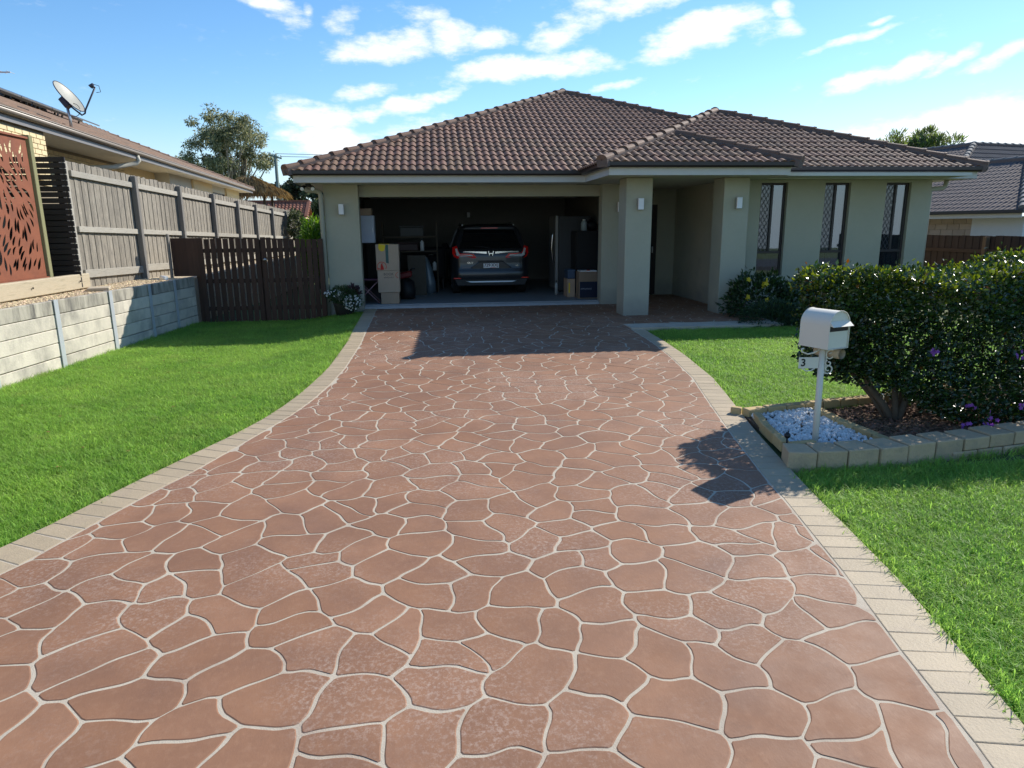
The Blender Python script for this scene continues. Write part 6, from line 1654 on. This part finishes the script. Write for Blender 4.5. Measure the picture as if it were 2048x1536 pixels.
tree('gum_tree', 'tall spreading gum tree with pale limbs behind the brick house', (-15.6, 60, -1.5), (-16.1, 60, 7.9), (3.7, 3.2, 3.0), 118, 20000, .24, [E_OL, E_MD, E_DK], [.55,.33,.12], BARK, 4, .26, .5, .17, .16)
tree('gum_tree', 'smaller straggly gum limb crown left of the tall gum tree', (-19.5, 62, -1.5), (-20.0, 62, 6.4), (1.6, 1.4, 1.3), 18, 2200, .24, [E_OL, E_MD, E_DK], [.4,.4,.2], BARK, 9, .14, .5, .2, .16)
tree('far_tree', 'greyish leafy tree right behind the utility pole', (-13.2, 75, -1.5), (-13.3, 75, 5.7), (2.3, 2, 2.0), 40, 5200, .36, [E_DK, E_GY, E_MD], [.5,.3,.2], BARKD, 15, .2, .2, .2, .3)
tree('far_tree', 'dark rounded tree in the gap beside the house corner', (-10.3, 70, -1.5), (-10.1, 70, 3.6), (1.5, 1.5, 1.9), 34, 4200, .34, [E_DK, E_MD], [.75,.25], BARKD, 16, .2, .2, .22, .3)
tree('far_tree', 'low dark tree mass behind the red tiled roof', (-12.6, 72, -1.5), (-12.6, 72, 2.8), (2.6, 2, 1.3), 40, 4200, .34, [E_DK, E_MD], [.7,.3], BARKD, 17, .2, .2, .2, .3)
tree('windswept_tree', 'windswept bamboo-like green tree above the roof of the tiled house', (32.6, 45, -1.5), (32.9, 45, 6.0), (2.7, 2.2, 1.75), 75, 9500, .34, [E_MD, leafmat('bamboo_leaf', (.16,.23,.06), .5, .45, .3)], [.5,.5], BARKD, 23, .15, -1.3, .21, .11)
# bare twigs beside it
bt = thing('bare_shrub', 'bare twiggy treetop next to the windswept tree', 'tree', (29.7, 46, -1.5)); q = MB(); g = random.Random(4)
q.tube([(29.7,46,-1.5),(29.7,46,4),(29.8,46,6)], [.1,.08,.05], 6)
for k in range(60):
    p0 = Vector((29.75, 46, g.uniform(4.5,6.2))); p1 = p0 + Vector((g.gauss(0,.5), g.gauss(0,.4), g.uniform(.4,1.3))); q.tube([p0, p0.lerp(p1,.5)+Vector((g.gauss(0,.06),0,0)), p1], [.022,.016,.008], 4, False)
q.build('branches', BARK, bt)
pt_ = thing('palm', 'distant palm silhouette in the gap beside the house corner', 'palm tree', (-9.75, 60, -1.5)); q = MB().tube([(-9.75,60,-1.5),(-9.72,60,1.5),(-9.75,60,3.8)], [.12,.10,.08], 8); q.build('trunk', BARKD, pt_)
P, D, Nn, Lg = [], [], [], []; g = random.Random(2)
for k in range(13):
    a = k*2.4; el = g.uniform(.1, 1.0); L_ = g.uniform(.55,.8)
    for s in range(14):
        u_ = s/13; r_ = L_*u_*math.cos(el*(1-u_*.3)); z = 3.8 + L_*u_*math.sin(el) - .55*u_*u_
        P.append((-9.75 + math.cos(a)*r_, 60 + math.sin(a)*r_, z)); sd_ = 1 if s % 2 else -1
        D.append((math.cos(a)*.6 - sd_*math.sin(a)*.7, math.sin(a)*.6 + sd_*math.cos(a)*.7, -.5)); Nn.append((0,0,1)); Lg.append(.3)
link('crown', leaf_mesh('crown', np.array(P), np.array(D), np.array(Nn), Lg, np.array(Lg)*.1, [E_DK], np.zeros(len(P))), pt_, None, 'stuff')
up_ = thing('utility_pole', 'thin greenish utility pole carrying wires beside the gum tree', 'utility pole', (-10.2, 50, -1.5))
PT = pm('pole_timber', (.16,.20,.17), .85, .1)
MB().tube([(-10.2,50,-1.5),(-10.16,50,6.55)], [.14,.10], 10).build('pole', PT, up_)
MB().bar((-10.55,50.0,6.52),(-9.75,49.9,6.28), .09, .10).build('crossarm', PT, up_)
for x, z in ((-10.5,6.62),(-10.15,6.53),(-9.8,6.42)): MB().tube([(x,49.98,z-.06),(x,49.98,z+.08)], .035, 8).build('insulator', M['dish'], up_)
MB().tube([(-10.02,49.9,3.3),(-10.02,49.9,4.0)], .16, 12).build('transformer', PT, up_)
for i, (x, z) in enumerate(((-10.15,6.6),(-9.8,6.42))):
    w_ = MB().tube([(x,49.98,z),(x+5,52,z+.1),(x+12,56,z+.42),(x+20,60,z+.9)], .016, 5, False).build('power_line', M['black'], None); tag(w_, ['upper overhead wire running from the utility pole behind the roof', 'lower overhead wire running from the utility pole behind the roof'][i], 'power line', 'overhead wires')
# thatched hut
th = thing('thatched_hut', 'shaggy dry palm thatch roof poking out behind the brick house gutter', 'hut', (-8.95, 37, 0))
TH = [leafmat('thatch', (.30,.20,.075), .9, .15, .35), leafmat('thatch_dark', (.15,.10,.045), .9, .1, .35), leafmat('thatch_pale', (.42,.31,.14), .9, .15, .3)]
gn = np.random.default_rng(8); n = 5200
ang = gn.uniform(0, 2*np.pi, n); tt = gn.random(n)**.7
rr2 = .15 + tt*1.75; cxh, cyh = -8.95, 37.0
P = np.stack([cxh + np.cos(ang)*rr2, cyh + np.sin(ang)*rr2, 4.22 - .80*tt**1.1 + gn.normal(size=n)*.035], 1)
D = np.stack([np.cos(ang), np.sin(ang), -.55 - .5*tt], 1) + gn.normal(size=(n,3))*.10
Nn = np.stack([np.cos(ang)*.4, np.sin(ang)*.4, np.ones(n)], 1) + gn.normal(size=(n,3))*.3
L_ = gn.uniform(.25,.5,n); link('thatch', leaf_mesh('thatch', P, D, Nn, L_, np.full(n,.012), TH, gn.choice(3, n, p=[.5,.25,.25])), th, None, 'stuff')
q = MB(); k = 20; vs = [(cxh,cyh,4.15)] + [(cxh+1.75*math.cos(2*math.pi*i/k), cyh+1.75*math.sin(2*math.pi*i/k), 3.32) for i in range(k)]; q.add(vs, [(0,1+i,1+(i+1)%k) for i in range(k)], True); q.build('roof_frame', DW, th)
for a in (.8, 2.3, 3.9, 5.5): MB().tube([(cxh+1.3*math.cos(a), cyh+1.3*math.sin(a), -.5), (cxh+1.3*math.cos(a), cyh+1.3*math.sin(a), 3.5)], .06, 8).build('post', DW, th)
# far red tiled house
rh = thing('red_roof_house', 'distant house with red brown tiled gable roof behind the paling fence', 'house', (-8.5, 41, -.5))
M['red_tile'] = pm('red_tile', (.26,.105,.065), .8, .1, 4, objvar=.1)
M['apricot'] = pm('apricot_wall', (.62,.42,.22), .85, .04)
zr0, zr1 = 2.25, 3.13
MB().add([(-12,40,-.5),(-6.95,40,-.5),(-6.95,40,zr0+.05),(-12,40,zr0+.05),(-6.95,42.4,-.5),(-6.95,42.4,zr0+.05),(-6.95,41.2,zr1-.1)], [(0,1,2,3),(1,4,5,6,2)]).build('wall', M['apricot'], rh)
rr_o = MB(); rows_ = 7
for j in range(rows_):
    t0, t1 = j/rows_, (j+1)/rows_
    y0, y1, z0, z1 = 39.85+1.35*t0, 39.85+1.35*t1, zr0+(zr1-zr0)*t0, zr0+(zr1-zr0)*t1
    x = -12.2
    while x < -6.75:
        rr_o.add([(x,y0,z0+.03),(x+.08,y0,z0+.075),(x+.2,y0,z0+.03),(x+.2,y1,z1+.0),(x+.08,y1,z1+.045),(x,y1,z1+.0),(x,y0,z0-.01),(x+.2,y0,z0-.01)], [(0,1,4,5),(1,2,3,4),(6,7,2,1,0)]); x += .2
rr_o.add([(-12.2,42.55,zr0),(-6.75,42.55,zr0),(-6.75,41.2,zr1),(-12.2,41.2,zr1)], [(0,1,2,3)])
ro = rr_o.build('roof', M['red_tile'], rh)
MB().bar((-12.2,41.2,zr1+.04),(-6.72,41.2,zr1+.04), .2, .09).bar((-6.74,39.85,zr0+.05),(-6.74,41.2,zr1+.05), .16, .08).build('ridge_tiles', M['red_tile'], ro)
MB().bar((-6.79,39.9,zr0-.08),(-6.79,41.2,zr1-.1), .05, .14).build('barge_board', M['cream_paint'], rh)
# plants at the end of the paling fence
bs = thing('bright_bush', 'bright yellow-green bush beyond the brown fence next to the house', 'bush', (-3.85, 24, -.3))
bush(bs, 'foliage', (-3.75, 24, .95), (.62,.6,1.05), 4200, [E_YG, leafmat('bright_leaf_dark', (.07,.16,.02), .5, .35, .3)], [.65,.35], .14, .16, .7, seed=31, hollow=.3)
MB().tube([(-3.75,24,-.4),(-3.75,24,.8)], [.05,.02], 6).build('stem', TWIG, bs)
cl_ = thing('climbing_plant', 'dark climbing plant hanging over the far end of the paling fence', 'climber', (-4.9, 26, .5))
bush(cl_, 'foliage', (-4.85, 26.4, 1.75), (.30,.5,.5), 1500, [E_MD, E_DK], [.5,.5], .10, .28, 0, seed=33); MB().tube([(-4.8,26.4,.3),(-4.85,26.4,1.5)], [.03,.015], 6).build('stem', TWIG, cl_)
f2 = thing('back_fence', 'short stretch of grey fence at the back of the yard behind the bush', 'fence', (-4.5, 30, -.3))
x = -5.6
while x < -2.3: MB().box(x, x+.13, 30.0, 30.02, -.4, 2.0+random.uniform(-.02,.02)).build('paling', M['grey_timber'], f2); x += .135
MB().box(-5.6, -2.2, 29.96, 29.998, 1.6, 1.7).build('rail', M['grey_rail'], f2)
# street tree line far off on the horizon behind everything
print('objects', len(scene.objects))
